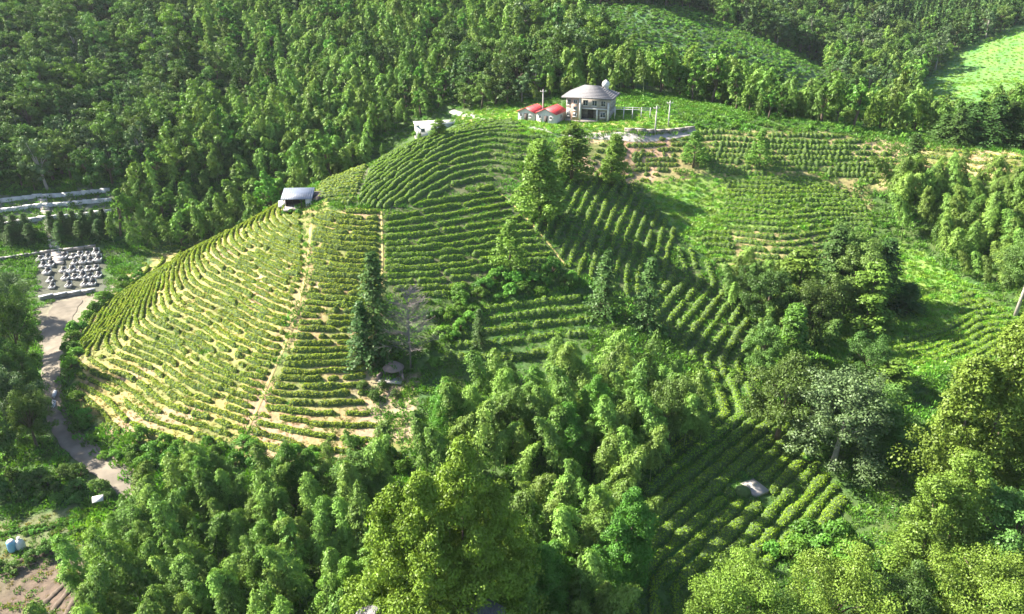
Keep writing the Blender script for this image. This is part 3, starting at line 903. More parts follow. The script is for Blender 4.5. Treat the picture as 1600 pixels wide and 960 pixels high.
# single bamboos, grove by grove: (polygon of the feet as seen, spacing, y range, scale range, label, group)
groves = [
    ([(215, 805), (280, 765), (400, 775), (520, 760), (620, 750), (600, 860), (640, 1120), (60, 1120), (125, 950)], 3.25, (55, 125), (.55, 1.05),
     'feathery bamboo in the dense grove between the dirt track and the huge olive-green tree', 'bamboos of the grove beside the track'),
    ([(650, 720), (700, 650), (800, 620), (920, 600), (1020, 615), (1085, 650), (1100, 720), (1060, 775), (1000, 800), (985, 900), (850, 900), (790, 860), (770, 790), (660, 770)], 3.8, (75, 150), (.6, 1.12),
     'feathery bamboo in the middle grove below the contour tea hedges', 'bamboos of the middle grove'),
    ([(790, 900), (850, 860), (960, 880), (980, 960), (960, 1120), (780, 1120)], 3.4, (55, 110), (.6, 1.0),
     'feathery bamboo behind the huge olive-green tree beside the low tea field', 'bamboos beside the low tea field'),
]
nb = 0
for poly, sp, yr, sr, label, group in groves:
    for p in scatter_pts(poly, sp, yr):
        K['bamboo'].place(p, random.uniform(*sr), label=label, cat='bamboo', group=group, tilt=.06); nb += 1
print('bamboos', nb)


def top_height(px, top, p):
    r = pix_ray(px, top)
    return CAM_H + r[2] * p[1] / r[1] - p[2]

def tree(kind, px, py, top, label, cat='tree', group=None, width=None, variant=None, rz=None):
    """a plant whose foot is seen at (px, py) and whose tip reaches up to the sight line of row top"""
    p = at(px, py)
    k = K[kind]
    i = random.randrange(len(k.meshes)) if variant is None else variant
    h = top_height(px, top, p)
    sc = h / k.hts[i]
    o = k.place(p - np.array([0, 0, 0.05]), 1.0, rz, label, cat, group, i)
    sx = sc
    if width:
        slant = math.hypot(p[1], CAM_H - p[2])
        sx = width * slant / FOC / k.wid[i]
    o.scale = (sx, sx, sc)
    return o

K['peaks'] = Kind('broadleaf_tree', [
    peaks_proto(302, [(-2.6, 0, 12.5, 3.2), (0.4, -.6, 15.5, 3.6), (3.0, .4, 12.8, 3.2)], per=190, lsize=.22),
    peaks_proto(303, [(-1.6, 0, 10.5, 3.0), (1.2, .6, 12.5, 3.2)], per=190, lsize=.21)], 'yellow_leaf', 'bark')
K['olive'] = Kind('broadleaf_tree', [peaks_proto(301, [(-4.0, 0, 14.0, 4.8), (-1.4, -1.2, 16.0, 5.2), (1.6, .6, 17.6, 5.6), (4.2, 1.2, 13.5, 5.0), (-4.8, 1.6, 10, 4.4), (0, 2.8, 14, 5), (-.5, -3, 12.5, 5.2), (2.8, -2.6, 12.5, 5.2)], per=150, lsize=.21)], 'olive_leaf', 'bark')
K['peaksgreen'] = Kind('broadleaf_tree', [peaks_proto(305, [(-1.8, 0, 9.5, 2.6), (0.8, -.6, 11.5, 3.0), (2.6, .4, 9.0, 2.4)], per=190, lsize=.22)], 'shrub_leaf', 'bark')

M['grey_twig'] = solid('grey_twig', (0.17, 0.145, 0.14), 0.9, 0.3, 3.0)
def bare_tree(px, py, top, label, mat='grey_twig'):
    p = at(px, py); h = top_height(px, top, p)
    r = np.random.default_rng(int(px))
    t = empty('bare_tree', p)
    g = Geo(); g.tube([[0, 0, -.3], [.1, 0, h * .5], [0, .1, h]], [.16, .1, .02], 6)
    link('trunk', g.mesh('trunk', [M[mat]], True), t)
    b = Geo()
    for k in range(90):
        f = r.uniform(.22, .97); a = r.uniform(0, 6.28); L = h * .30 * (1.25 - f) * r.uniform(.6, 1.1) + .6
        d = np.array([math.cos(a), math.sin(a), 0])
        q0 = np.array([0, 0, h * f]); q1 = q0 + d * L * .6 + [0, 0, L * .35]; q2 = q0 + d * L + [0, 0, L * .45]
        b.tube([q0, q1, q2], [.05, .03, .012], 4, cap=False)
        for m in range(9):
            a2 = a + r.normal() * .8; d2 = np.array([math.cos(a2), math.sin(a2), r.uniform(0, .8)])
            st = q0 + (q2 - q0) * r.uniform(.3, 1)
            b.tube([st, st + d2 * L * .4], [.03, .018], 3, cap=False)
    link('branches', b.mesh('branches', [M[mat]]), t)
    return tag(t, label, 'tree')

# --- named trees
tree('olive', 702, 1010, 688, 'huge olive-green tree with several pointed tops beside the bamboo grove', width=225, variant=0, rz=0)
tree('peaks', 1505, 780, 478, 'tall yellow-green tree with pointed tops beside the bright clearing', width=190, variant=0, rz=0.4)
tree('peaks', 1455, 900, 712, 'yellow-green twin-topped tree in front of the round grey-green tree', width=130, variant=1, rz=0)
tree('yellowround', 1295, 1010, 858, 'round pale yellow-green tree below the corner of the low field', width=122, variant=0)
tree('yellowround', 1150, 1015, 878, 'round pale olive tree at the foot of the low field', width=140, variant=1)
tree('yellowround', 1540, 1010, 870, 'round yellow-green tree below the dark round tree', width=135, variant=0)
tree('broad', 1562, 900, 765, 'dark round bushy tree between the yellow-green trees', width=130, variant=1)
tree('yellowround', 1600, 770, 640, 'olive round tree right behind the dark bushy tree', width=120, variant=1)
tree('broad', 1400, 1000, 890, 'dark green tree between the round yellow-green ones', width=85, variant=0)
tree('grey', 1300, 730, 572, 'grey-green spreading tree above the end of the low field', width=135, variant=0)
tree('broad', 1212, 690, 552, 'light green round tree beside the grey-green tree', width=100, variant=2)
tree('broad', 1355, 700, 600, 'dark shaded tree behind the grey-green tree', width=110, variant=3)
tree('peaksgreen', 888, 730, 622, 'bright green tree standing out of the middle grove', width=85)
tree('peaksgreen', 968, 920, 765, 'bright yellowish tree at the edge of the low tea field', width=100, rz=1.0)
tree('conifer', 592, 560, 392, 'tall dark conifer beside the horseshoe tomb', width=62, variant=0)
tree('conifer', 570, 572, 470, 'lower dark conifer leaning on the tall one by the tomb', width=44, variant=1)
tree('conifer', 944, 495, 390, 'slim conifer at the upper edge of the middle grove', width=42, variant=2)
tree('conifer', 1011, 515, 402, 'brownish conifer beside the slim one above the middle grove', width=48, variant=0)
tree('conifer', 750, 545, 482, 'small thin conifer among the bushes of the hollow', width=24, variant=1)
tree('conifer', 1415, 490, 442, 'small conifer alone in the bright clearing', width=44, variant=2)
tree('conifer', 1294, 470, 352, 'dark conifer in the clump above the bright clearing', width=60, variant=0)
tree('conifer', 1372, 480, 372, 'dark ragged conifer at the edge of the bright clearing', width=56, variant=1)
tree('conifer', 1420, 278, 208, 'dark conifer among the terraces under the far ridge', width=42, variant=1)
tree('feather', 846, 348, 213, 'tall feathery tree where the contour hedges change direction', width=76, variant=0)
tree('feather', 893, 282, 192, 'feathery tree behind the tallest one below the house', width=56, variant=1)
tree('feather', 958, 290, 210, 'feathery tree at the edge of the bare brown bank', width=46, variant=0)
tree('airy', 1083, 262, 203, 'thin pale tree on the terraces below the retaining wall', width=36)
tree('airy', 1185, 262, 200, 'thin tree on the terraces away from the retaining wall', width=30)
tree('airy', 797, 425, 342, 'pale airy tree on the curved slope above the hollow', width=46)
bare_tree(642, 575, 448, 'bare grey tree beside the tall dark conifer')
for k, (px, py, tp, w) in enumerate([(1492, 226, 168, 40), (1520, 224, 158, 44), (1548, 228, 148, 46), (1572, 226, 158, 44), (1600, 232, 152, 46), (1628, 232, 150, 50), (1470, 222, 178, 34), (1508, 214, 160, 36)]):
    tree('conifer', px, py, tp, 'dark pine in the row on the right-hand ridge above the dry terraces'.replace('right-hand ', ''), group='pines on the ridge', width=w)
for k, (px, py, tp, w) in enumerate([(1195, 520, 415, 70), (1240, 500, 385, 75), (1330, 490, 362, 80), (1265, 540, 430, 70), (1350, 520, 405, 60), (1170, 470, 410, 55), (1310, 440, 345, 60), (1230, 570, 470, 60), (1185, 590, 500, 55), (1350, 600, 520, 60), (1390, 620, 560, 55)]):
    tree('feather' if k % 3 == 1 else 'broad', px, py, tp, 'bushy tree in the clump between the bowl terraces and the bright clearing', group='trees of the middle clump', width=w)
for k, (px, py, tp, w) in enumerate([(15, 560, 425, 70), (40, 590, 445, 62), (0, 640, 480, 70), (30, 690, 570, 80), (58, 700, 600, 60), (-10, 760, 620, 90), (15, 500, 420, 60), (45, 650, 530, 60)]):
    tree('grey' if k % 3 == 0 else 'broad', px, py, tp, 'broadleaf tree on the far side of the dirt track from the tea hill', group='trees across the track', width=w)
for k, (px, py, tp, w) in enumerate([(470, 790, 690, 75), (560, 800, 705, 80), (330, 800, 705, 70), (230, 860, 775, 75), (420, 920, 820, 80), (300, 960, 870, 75), (540, 980, 870, 80)]):
    tree('broad' if k % 2 else 'peaksgreen', px, py, tp, 'leafy round-topped tree rising among the bamboos beside the track', group='trees in the track grove', width=w)
for k, (px, py, tp, w) in enumerate([(700, 690, 590, 60), (1045, 690, 585, 80), (930, 700, 590, 70), (800, 700, 600, 60), (860, 960, 840, 90)]):
    tree('broad' if k % 2 else 'peaksgreen', px, py, tp, 'leafy round-topped tree rising among the bamboos of the middle grove', group='trees in the middle grove', width=w)
# slender bamboo below the clump and beside the low field
for p in scatter_pts([(1120, 440), (1200, 420), (1270, 520), (1300, 600), (1200, 560), (1140, 500)], 4.6, (120, 185)):
    K['bamboo'].place(p, random.uniform(.55, .85), label='bamboo in the strip between the gully and the tree clump', cat='bamboo', group='bamboos between gully and clump')

# --- shrubs
def shrubs(kind, poly, sp, yr, sr, label, group):
    for p in scatter_pts(poly, sp, yr):
        K[kind].place(p, random.uniform(*sr), label=label, cat='shrub', group=group, sz=random.uniform(.8, 1.3))
shrubs('shrub', [(660, 500), (690, 450), (770, 432), (880, 425), (905, 452), (770, 480), (700, 560), (660, 590)], 3.0, (120, 175), (.8, 1.5), 'leafy green bush in the hollow under the curved hedges', 'bushes of the hollow')
shrubs('shrub', [(112, 680), (100, 560), (122, 495), (215, 425), (225, 432), (140, 500), (118, 560), (126, 640), (150, 685), (300, 690), (620, 700), (640, 740), (300, 740), (160, 730)], 3.1, (95, 205), (.6, 1.3), 'green bush in the strip along the foot of the sunlit shoulder', 'bushes along the foot of the hill')
shrubs('darkshrub', [(60, 740), (115, 730), (190, 790), (160, 800), (100, 800), (0, 780), (0, 750)], 2.8, (80, 130), (.6, 1.1), 'dark bush on the bank below the dirt track', 'bushes below the track')
shrubs('shrub', [(1150, 880), (1230, 830), (1330, 830), (1430, 860), (1500, 900), (1480, 980), (1380, 960), (1360, 900), (1230, 880)], 3.2, (75, 110), (.9, 1.8), 'bright bush between the low field and the yellow-green trees', 'bushes below the low field')
shrubs('darkshrub', [(560, 590), (640, 610), (650, 640), (580, 640)], 3.6, (105, 145), (.5, .8), 'low bush on the bare earth in front of the tomb', 'bushes in front of the tomb')
shrubs('shrub', [(1050, 590), (1200, 560), (1340, 780), (1310, 790), (1180, 600), (1060, 620)], 4.2, (95, 150), (.5, .9), 'small bush along the gully edge of the low field', 'bushes along the gully')

# ------------------------------------------------------------------ built things
M['concrete'] = solid('concrete', (0.27, 0.25, 0.235), 0.85, 0.25, 1.2, 0.15)
M['dirt'] = solid('dirt', (0.14, 0.118, 0.092), 0.95, 0.35, 0.5, 0.3)
M['white_paint'] = solid('white_paint', (0.44, 0.43, 0.42), 0.6, 0.12, 1.5)
M['cream'] = solid('cream', (0.36, 0.31, 0.28), 0.8, 0.15, 1.0)
M['brick_pink'] = solid('brick_pink', (0.42, 0.26, 0.20), 0.85, 0.25, 2.0)
M['stone'] = solid('stone', (0.25, 0.22, 0.20), 0.9, 0.4, 2.5, 0.3)
M['grey_tile'] = solid('grey_tile', (0.13, 0.125, 0.135), 0.8, 0.3, 3.0)
M['tin'] = solid('tin', (0.13, 0.15, 0.20), 0.45, 0.15, 1.0)
M['red_tin'] = solid('red_tin', (0.36, 0.03, 0.035), 0.5, 0.2, 1.0)
M['dark_wood'] = solid('dark_wood', (0.06, 0.045, 0.04), 0.9, 0.3, 3.0)
M['glass'] = solid('glass', (0.03, 0.04, 0.05), 0.1, 0.2, 1.0)
M['blue_plastic'] = solid('blue_plastic', (0.15, 0.32, 0.48), 0.4, 0.1, 1.0)
M['granite'] = solid('granite', (0.05, 0.05, 0.055), 0.3, 0.3, 6.0)
M['tomb_pink'] = solid('tomb_pink', (0.20, 0.145, 0.125), 0.85, 0.2, 1.5)
M['earth_path'] = solid('earth_path', (0.36, 0.28, 0.11), 0.95, 0.4, 1.0, 0.3)
M['marble'] = solid('marble', (0.46, 0.455, 0.465), 0.6, 0.12, 1.5)
M['bed_soil'] = solid('bed_soil', (0.085, 0.062, 0.045), 0.95, 0.4, 2.0, 0.4)
M['pole_grey'] = solid('pole_grey', (0.40, 0.38, 0.36), 0.85, 0.2, 2.0)

def part(parent, name, g, mat, smooth=False):
    return link(name, g.mesh(name, [M[mat]], smooth), parent)

def boxpart(parent, name, c, size, mat, rz=0.0, rx=0.0):
    return part(parent, name, Geo().box(c, size, rz, 0, 1.0, rx), mat)

def ribbon(name, pix, widths, mat, lift, label, y=None):
    """a strip of road lying on the land"""
    w = np.array([at(*p)[:2] for p in pix])
    sl = np.concatenate([[0], np.cumsum(np.linalg.norm(np.diff(w, axis=0), axis=1))])
    q = np.arange(0, sl[-1], 0.8)
    c = np.stack([np.interp(q, sl, w[:, 0]), np.interp(q, sl, w[:, 1])], 1)
    for _ in range(6):
        c[1:-1] = (c[:-2] + 2 * c[1:-1] + c[2:]) / 4
    wd = np.interp(q, sl, widths)
    t = np.gradient(c, axis=0); t /= np.linalg.norm(t, axis=1)[:, None]
    n = np.stack([t[:, 1], -t[:, 0]], 1)
    cols = 6
    v = []
    mid = ground(c[:, 0], c[:, 1])
    for k in range(cols):
        f = k / (cols - 1) - .5
        e = c + n * (wd * (f + 0.03 * np.sin(q * 1.3 + k) * (k in (0, cols - 1))))[:, None]
        v.append(np.column_stack([e, ground(e[:, 0], e[:, 1]) + lift + 0.06 * (1 - 4 * f * f)]))
    v = np.stack(v, 1)
    m = len(c)
    a = np.arange(m - 1)[:, None] * cols; b = np.arange(cols - 1)[None]
    g = Geo().add(v.reshape(-1, 3), np.stack([a + b, a + b + 1, a + cols + b + 1, a + cols + b], -1).reshape(-1, 4))
    o = part(None, name, g, mat, True)
    return tag(o, label, kind='structure')

ribbon('road', [(228, 780), (190, 748), (150, 722), (112, 690), (90, 655), (82, 610), (80, 570), (85, 530), (96, 495), (108, 470)], [4.2, 4.2, 4.0, 3.6, 3.2, 3.0, 3.4, 4.2, 5.5, 6], 'dirt', 0.10, 'pale dirt track along the foot of the tea hill')
ribbon('road', [(705, 174), (740, 182), (800, 196), (870, 209), (930, 214), (1000, 216), (1060, 211), (1090, 204)], [2.2, 2.2, 2.4, 2.6, 2.8, 2.8, 2.6, 2.4], 'concrete', 0.10, 'pale concrete lane curving below the house')
ribbon('path', [(487, 345), (480, 420), (462, 500), (440, 555), (408, 625), (378, 692)], [.7, .4, .6, .45, .6, .4], 'earth_path', 0.05, 'straw coloured footpath down the tea hill')
ribbon('path', [(596, 332), (598, 400), (597, 450)], [.4] * 3, 'earth_path', 0.05, 'short footpath between the hedges above the conifer')
ribbon('path', [(770, 292), (810, 328), (850, 372), (885, 418)], [.45] * 4, 'earth_path', 0.05, 'footpath along the ridge where hedges change direction')

# --- the house on the hilltop
def window(parent, c, w, h, rz=0.0, ny=(0, -1)):
    """window set into a wall; ny is the outward direction"""
    nx_, ny_ = ny
    tx, ty = -ny_, nx_
    ang = math.atan2(ty, tx)
    f = Geo()
    for (dx, dz, sx, sz_) in ((-w / 2, 0, .12, h + .12), (w / 2, 0, .12, h + .12), (0, h / 2, w, .12), (0, -h / 2, w, .12), (0, 0, .07, h)):
        f.box((c[0] + tx * dx + nx_ * .05, c[1] + ty * dx + ny_ * .05, c[2] + dz), (sx, .14, sz_), ang)
    wd = part(parent, 'window', f, 'white_paint')
    part(wd, 'pane', Geo().box((c[0] + nx_ * .02, c[1] + ny_ * .02, c[2]), (w, .06, h), ang), 'glass')
    part(wd, 'sill', Geo().box((c[0] + nx_ * .14, c[1] + ny_ * .14, c[2] - h / 2 - .1), (w + .3, .26, .08), ang), 'white_paint')
    return wd

def hip_roof(g, cx, cy, z, lx, ly, rise, ridge):
    hx, hy = lx / 2, ly / 2
    v = [(cx - hx, cy - hy, z), (cx + hx, cy - hy, z), (cx + hx, cy + hy, z), (cx - hx, cy + hy, z), (cx - ridge / 2, cy, z + rise), (cx + ridge / 2, cy, z + rise),
         (cx - hx, cy - hy, z - .18), (cx + hx, cy - hy, z - .18), (cx + hx, cy + hy, z - .18), (cx - hx, cy + hy, z - .18)]
    g.add(v, [[0, 1, 5, 4], [2, 3, 4, 5], [6, 9, 8, 7], [0, 6, 7, 1], [1, 7, 8, 2], [2, 8, 9, 3], [3, 9, 6, 0]], [[1, 2, 5], [3, 0, 4]])
    return g

def slope_courses(parent, name, a, b, c, d, n, mat, th=.05):
    """tile courses: strips from eave edge a-b up to ridge edge d-c, each lapping the one below"""
    a, b, c, d = [np.array(q, float) for q in (a, b, c, d)]
    nrm = np.cross(b - a, d - a); nrm /= np.linalg.norm(nrm)
    if nrm[2] < 0: nrm = -nrm
    for k in range(n):
        f0, f1 = k / n, min(1.0, (k + 1.12) / n)
        lo0, lo1 = a + (d - a) * f0, b + (c - b) * f0
        hi0, hi1 = a + (d - a) * f1, b + (c - b) * f1
        v = [lo0 + nrm * .02, lo1 + nrm * .02, hi1 + nrm * .02, hi0 + nrm * .02, lo0 + nrm * (.02 + 2 * th), lo1 + nrm * (.02 + 2 * th), hi1 + nrm * (.02 + th), hi0 + nrm * (.02 + th)]
        part(parent, name, Geo().add(v, [[0, 3, 2, 1], [4, 5, 6, 7], [0, 1, 5, 4], [1, 2, 6, 5], [2, 3, 7, 6], [3, 0, 4, 7]]), mat)

hp0 = at(918, 190)
house = tag(empty('farmhouse', hp0, math.radians(-18)), 'two-storey cream house with grey hipped roof on the hilltop lawn', 'house')
house.scale = (.94, .94, .94)
boxpart(house, 'foundation', (0, 3.6, .0), (12.4, 9.2, 1.0), 'stone')
W = Geo()
W.box((-4.3, 3.5, 2.0), (3.4, 8, 3.2)); W.box((4.3, 3.5, 2.0), (3.4, 8, 3.2)); W.box((0, 4.6, 2.0), (5.2, 5.8, 3.2))
part(house, 'lower_wall', W, 'stone')
boxpart(house, 'upper_wall', (0, 3.5, 5.0), (12.1, 8.1, 2.8), 'cream')
boxpart(house, 'stair_tower', (-3.2, -.75, 3.4), (2.4, 1.3, 6.0), 'brick_pink')
boxpart(house, 'tower_trim', (-1.95, -.78, 3.35), (.45, 1.45, 6.1), 'white_paint')
for z in (1.9, 3.6, 5.4):
    window(house, (-3.25, -1.42, z), 1.0, .9)
boxpart(house, 'column', (5.75, -.75, 2.9), (.5, .5, 5.0), 'white_paint')
boxpart(house, 'column', (2.7, -.75, 2.0), (.4, .4, 3.2), 'white_paint')
boxpart(house, 'balcony', (2.1, -.35, 3.62), (7.4, 1.3, .25), 'white_paint')
boxpart(house, 'door', (.4, 1.62, 1.7), (1.6, .12, 2.2), 'dark_wood')
window(house, (-.6, -.6, 5.1), 1.3, 1.4); window(house, (1.9, -.6, 5.1), 1.3, 1.4); window(house, (4.3, -.6, 5.1), 1.2, 1.4); window(house, (-5.2, -.6, 5.1), 1.0, 1.4)
window(house, (4.3, -.55, 2.1), 1.4, 1.4); window(house, (-5.3, -.55, 2.0), .9, 1.3)
for y in (1.2, 3.8, 6.2):
    window(house, (6.1, y, 5.1), 1.2, 1.4, 0, (1, 0)); window(house, (6.05, y, 2.1), 1.2, 1.4, 0, (1, 0))
roof = part(house, 'roof', hip_roof(Geo(), 0, 3.3, 6.55, 14.2, 10.4, 2.5, 4.2), 'grey_tile')
E = [(-7.1, -1.9, 6.55), (7.1, -1.9, 6.55), (7.1, 8.5, 6.55), (-7.1, 8.5, 6.55)]; R0, R1 = (-2.1, 3.3, 9.05), (2.1, 3.3, 9.05)
slope_courses(roof, 'tile_course', E[0], E[1], R1, R0, 9, 'grey_tile'); slope_courses(roof, 'tile_course', E[1], E[2], R1, R1, 9, 'grey_tile')
slope_courses(roof, 'tile_course', E[3], E[0], R0, R0, 9, 'grey_tile')
part(roof, 'ridge_cap', Geo().tube([R0, R1], .14, 6), 'grey_tile')
boxpart(house, 'tower_cornice', (-3.2, -.75, 6.45), (2.7, 1.5, .16), 'white_paint')
# round white tank on the roof
R_ = math.radians(-18)
tx, ty = 3.4, 4.6
tank = tag(empty('water_tank', hp0 + np.array([tx * math.cos(R_) - ty * math.sin(R_), tx * math.sin(R_) + ty * math.cos(R_), 7.5])), 'round white water tank standing on the house roof', 'water tank')
th = np.linspace(-math.pi / 2, math.pi / 2, 12)
part(tank, 'tank_body', Geo().lathe(np.stack([np.maximum(np.cos(th), .001) * 1.0, 1.3 + np.sin(th) * 1.0], 1), 18), 'white_paint', True)
part(tank, 'stand', Geo().lathe([[.75, -.6], [.75, .55], [.4, .6]], 14), 'pole_grey')
part(tank, 'lid', Geo().lathe([[.3, 2.22], [.3, 2.36], [.02, 2.38]], 12), 'white_paint')
# pergola beside the house
pg = tag(empty('pergola', at(985, 187), math.radians(-10)), 'pale slender pergola on the lawn beside the house', 'pergola')
for k in range(5):
    for j in (0, 2.6):
        boxpart(pg, 'post', (-4 + k * 2.2, j, 1.2), (.14, .14, 2.5), 'white_paint')
    boxpart(pg, 'rafter', (-4 + k * 2.2, 1.3, 2.56), (.1, 3.2, .12), 'white_paint')
for j in (0, 2.6):
    boxpart(pg, 'beam', (.4, j, 2.45), (9.4, .12, .14), 'white_paint')

def cottage(px, py, w, d, h, rise, rz, label, wall='white_paint', roofm='red_tin', n=7, door=True):
    t = tag(empty('cottage', at(px, py), rz), label, 'cottage')
    hw = w / 2
    g = Geo()
    v = [(-hw, 0, -.4), (hw, 0, -.4), (hw, d, -.4), (-hw, d, -.4), (-hw, 0, h), (hw, 0, h), (hw, d, h), (-hw, d, h), (0, 0, h + rise), (0, d, h + rise)]
    g.add(v, [[0, 1, 5, 4], [1, 2, 6, 5], [2, 3, 7, 6], [3, 0, 4, 7]], [[4, 5, 8], [6, 7, 9]])
    part(t, 'wall', g, wall)
    ov = .35
    k = rise / hw
    for sgn in (-1, 1):
        rf = Geo()
        ex = sgn * (hw + ov); ez = h - ov * k
        v = [(ex, -ov, ez + .04), (0, -ov, h + rise + .04), (0, d + ov, h + rise + .04), (ex, d + ov, ez + .04)]
        v += [(a_, b_, c_ + .1) for a_, b_, c_ in v]
        q = [[0, 3, 2, 1], [4, 5, 6, 7], [0, 1, 5, 4], [1, 2, 6, 5], [2, 3, 7, 6], [3, 0, 4, 7]]
        rr = part(t, 'roof', rf.add(v, q), roofm)
        for m in range(n):
            y = -ov + (m + .5) * (d + 2 * ov) / n
            part(rr, 'rib', Geo().tube([(ex, y, ez + .17), (0, y, h + rise + .17)], .06, 4), roofm)
    if door:
        dd = boxpart(t, 'door', (0, -.03, .95), (1.0, .1, 1.9), 'dark_wood')
        window(t, (hw * .58, 0, h * .6), .8, .8); window(t, (-hw * .58, 0, h * .6), .8, .8)
        window(t, (hw, d * .5, h * .6), 1.0, .9, 0, (1, 0))
    return t
cottage(853, 193, 5.4, 6.5, 2.5, 1.15, math.radians(-28), 'small white cottage with red roof beside the utility pole')
cottage(822, 189, 4.8, 6, 2.2, 1.0, math.radians(-30), 'smaller red-roofed white cottage half behind its neighbour')

# flat white building on the crest
fb = tag(empty('flat_building', at(668, 214) + np.array([0, 0, .5]), math.radians(12)), 'long low white building with flat roof on the crest', 'building')
boxpart(fb, 'wall', (3.4, 2.2, .2), (13, 4.2, 5.0), 'marble')
boxpart(fb, 'plinth', (3.4, 2.2, -2.5), (13.3, 4.5, 3.4), 'concrete')
boxpart(fb, 'roof', (3.4, 2.2, 2.82), (13.7, 4.9, .22), 'white_paint')
window(fb, (-1.2, .1, 1.3), 1.0, .9); window(fb, (1.6, .1, 1.3), 1.0, .9); window(fb, (4.6, .1, 1.3), 1.0, .9)
boxpart(fb, 'door', (6.2, .06, .9), (1.0, .1, 2.0), 'dark_wood')

tree('feather', 686, 214, 186, 'small bushy tree in front of the flat white building', width=26)
tree('shrub', 655, 218, 200, 'low bush at the bright end of the flat white building', 'shrub', width=18)
# --- tin shed on the shoulder
sh = tag(empty('tin_shed', at(466, 328), math.radians(4)), 'open-fronted shed with blue-grey tin roof on the tea hill', 'shed')
sh.scale = (.92, .92, .92)
boxpart(sh, 'floor', (0, 2, 0), (6.6, 4.6, .5), 'concrete')
boxpart(sh, 'back_wall', (0, 4.1, 1.6), (6.2, .2, 3.0), 'dark_wood')
boxpart(sh, 'side_wall', (-3.0, 2.9, 1.5), (.18, 2.4, 2.6), 'dark_wood')
boxpart(sh, 'front_wall', (2.45, .0, 1.45), (1.25, .2, 2.6), 'white_paint')
boxpart(sh, 'side_wall', (3.05, 2.05, 1.5), (.18, 4.1, 2.7), 'white_paint')
for x in (-3.0, -1.1, .9):
    boxpart(sh, 'post', (x, -.1, 1.4), (.14, .14, 2.6), 'dark_wood')
roofz = Geo(); 
rf = part(sh, 'roof', Geo().box((0, 1.8, 3.25), (7.0, 5.2, .1), 0, 0, 1.0, math.radians(13)), 'tin')
for k in range(14):
    x = -3.25 + k * .5
    part(rf, 'rib', Geo().box((x, 1.8 - .01, 3.31), (.07, 5.2, .04), 0, 0, 1.0, math.radians(13)), 'tin')
lt = boxpart(sh, 'lean_to', (4.3, 2.4, 1.2), (2.2, 3.4, 2.6), 'stone')
boxpart(sh, 'lean_to_roof', (4.35, 2.3, 2.7), (2.7, 4.0, .12), 'dark_wood', 0, math.radians(6))
bd = at(444, 326)
wb = tag(empty('board', bd, math.radians(8)), 'white board leaning in front of the tin shed', 'board')
part(wb, 'panel', Geo().box((0, 0, .95), (2.2, .1, 1.6), 0, 0, 1.0, math.radians(-50)), 'white_paint')
for x in (-.8, .8):
    part(wb, 'prop', Geo().tube([(x, .1, -.1), (x, .25, .85)], .05, 5), 'dark_wood')
for px in (446, 456, 466):
    o = K['shrub'].place(at(px, 336), .62, label='trimmed green bush in front of the tin shed', cat='shrub', group='bushes before the tin shed')

# --- horseshoe tomb
tb = tag(empty('horseshoe_tomb', at(612, 594), math.radians(-6)), 'pinkish concrete horseshoe tomb under the tall conifer', 'tomb')
tb.scale = (.86, .86, .86)
vt = Geo().lathe([[.01, 2.7], [.5, 2.62], [1.0, 2.4], [1.5, 2.02], [1.95, 1.62], [2.15, 1.46], [2.05, 1.38], [1.6, 1.4]], 28, 0, (0, 1.9, 0))
part(tb, 'vault', vt, 'tomb_pink', True)
wl = Geo()
a = np.linspace(math.radians(215), math.radians(-35), 20)
for k in range(len(a) - 1):
    c0 = np.array([math.cos(a[k]) * 1.75, 1.9 + math.sin(a[k]) * 1.75]); c1 = np.array([math.cos(a[k + 1]) * 1.75, 1.9 + math.sin(a[k + 1]) * 1.75])
    m_ = (c0 + c1) / 2; dd = c1 - c0
    wl.box((m_[0], m_[1], .6), (np.linalg.norm(dd) + .05, .3, 1.9), math.atan2(dd[1], dd[0]))
part(tb, 'ring_wall', wl, 'stone')
boxpart(tb, 'headstone', (0, 1.25, .8), (1.2, .25, 1.6), 'granite')
for sg in (-1, 1):
    boxpart(tb, 'wing_wall', (sg * 2.3, -.1, .45), (.35, 1.6, 1.3), 'tomb_pink', sg * .35)
boxpart(tb, 'forecourt', (0, -.5, -.02), (4.6, 2.6, .3), 'concrete')
K['darkshrub'].place(at(612, 556), .95, label='clipped round bush behind the horseshoe tomb', cat='shrub')

# --- slab grave in the low field
sg = tag(empty('slab_grave', at(1172, 768), math.radians(28)), 'pale concrete slab with a round mound among the low tea hedges', 'grave')
boxpart(sg, 'slab', (.8, 0, .0), (2.6, 3.2, .5), 'concrete')
boxpart(sg, 'headstone', (-.5, .2, .6), (.25, 1.0, .8), 'concrete')
th = np.linspace(0, math.pi / 2, 6)
part(sg, 'mound', Geo().lathe(np.stack([np.maximum(np.cos(th), .01) * 1.25, np.sin(th) * 1.0], 1), 16, 0, (-1.4, .1, -.05)), 'tea_hull', True)

# --- cemetery terraces
def wall_along(pix, h, thick, label, mat='concrete', cop='marble'):
    w = np.array([at(*p) for p in pix])
    t = tag(empty('terrace_wall', w[0]), label, 'wall')
    sl = np.concatenate([[0], np.cumsum(np.linalg.norm(np.diff(w[:, :2], axis=0), axis=1))])
    n = max(2, int(sl[-1] / 2.4))
    q = np.linspace(0, sl[-1], n + 1)
    X = np.interp(q, sl, w[:, 0]); Y = np.interp(q, sl, w[:, 1])
    for k in range(n):
        mx, my = (X[k] + X[k + 1]) / 2, (Y[k] + Y[k + 1]) / 2
        L = math.hypot(X[k + 1] - X[k], Y[k + 1] - Y[k]); an = math.atan2(Y[k + 1] - Y[k], X[k + 1] - X[k])
        z = float(ground(mx, my))
        c = np.array([mx, my, z + h / 2 - .35]) - w[0]
        part(t, 'wall_block', Geo().box(c, (L - .02, thick, h + .5), an), mat)
        part(t, 'coping', Geo().box(c + np.array([0, 0, h / 2 + .30]), (L - .03, thick + .45, .14), an), cop)
    return t
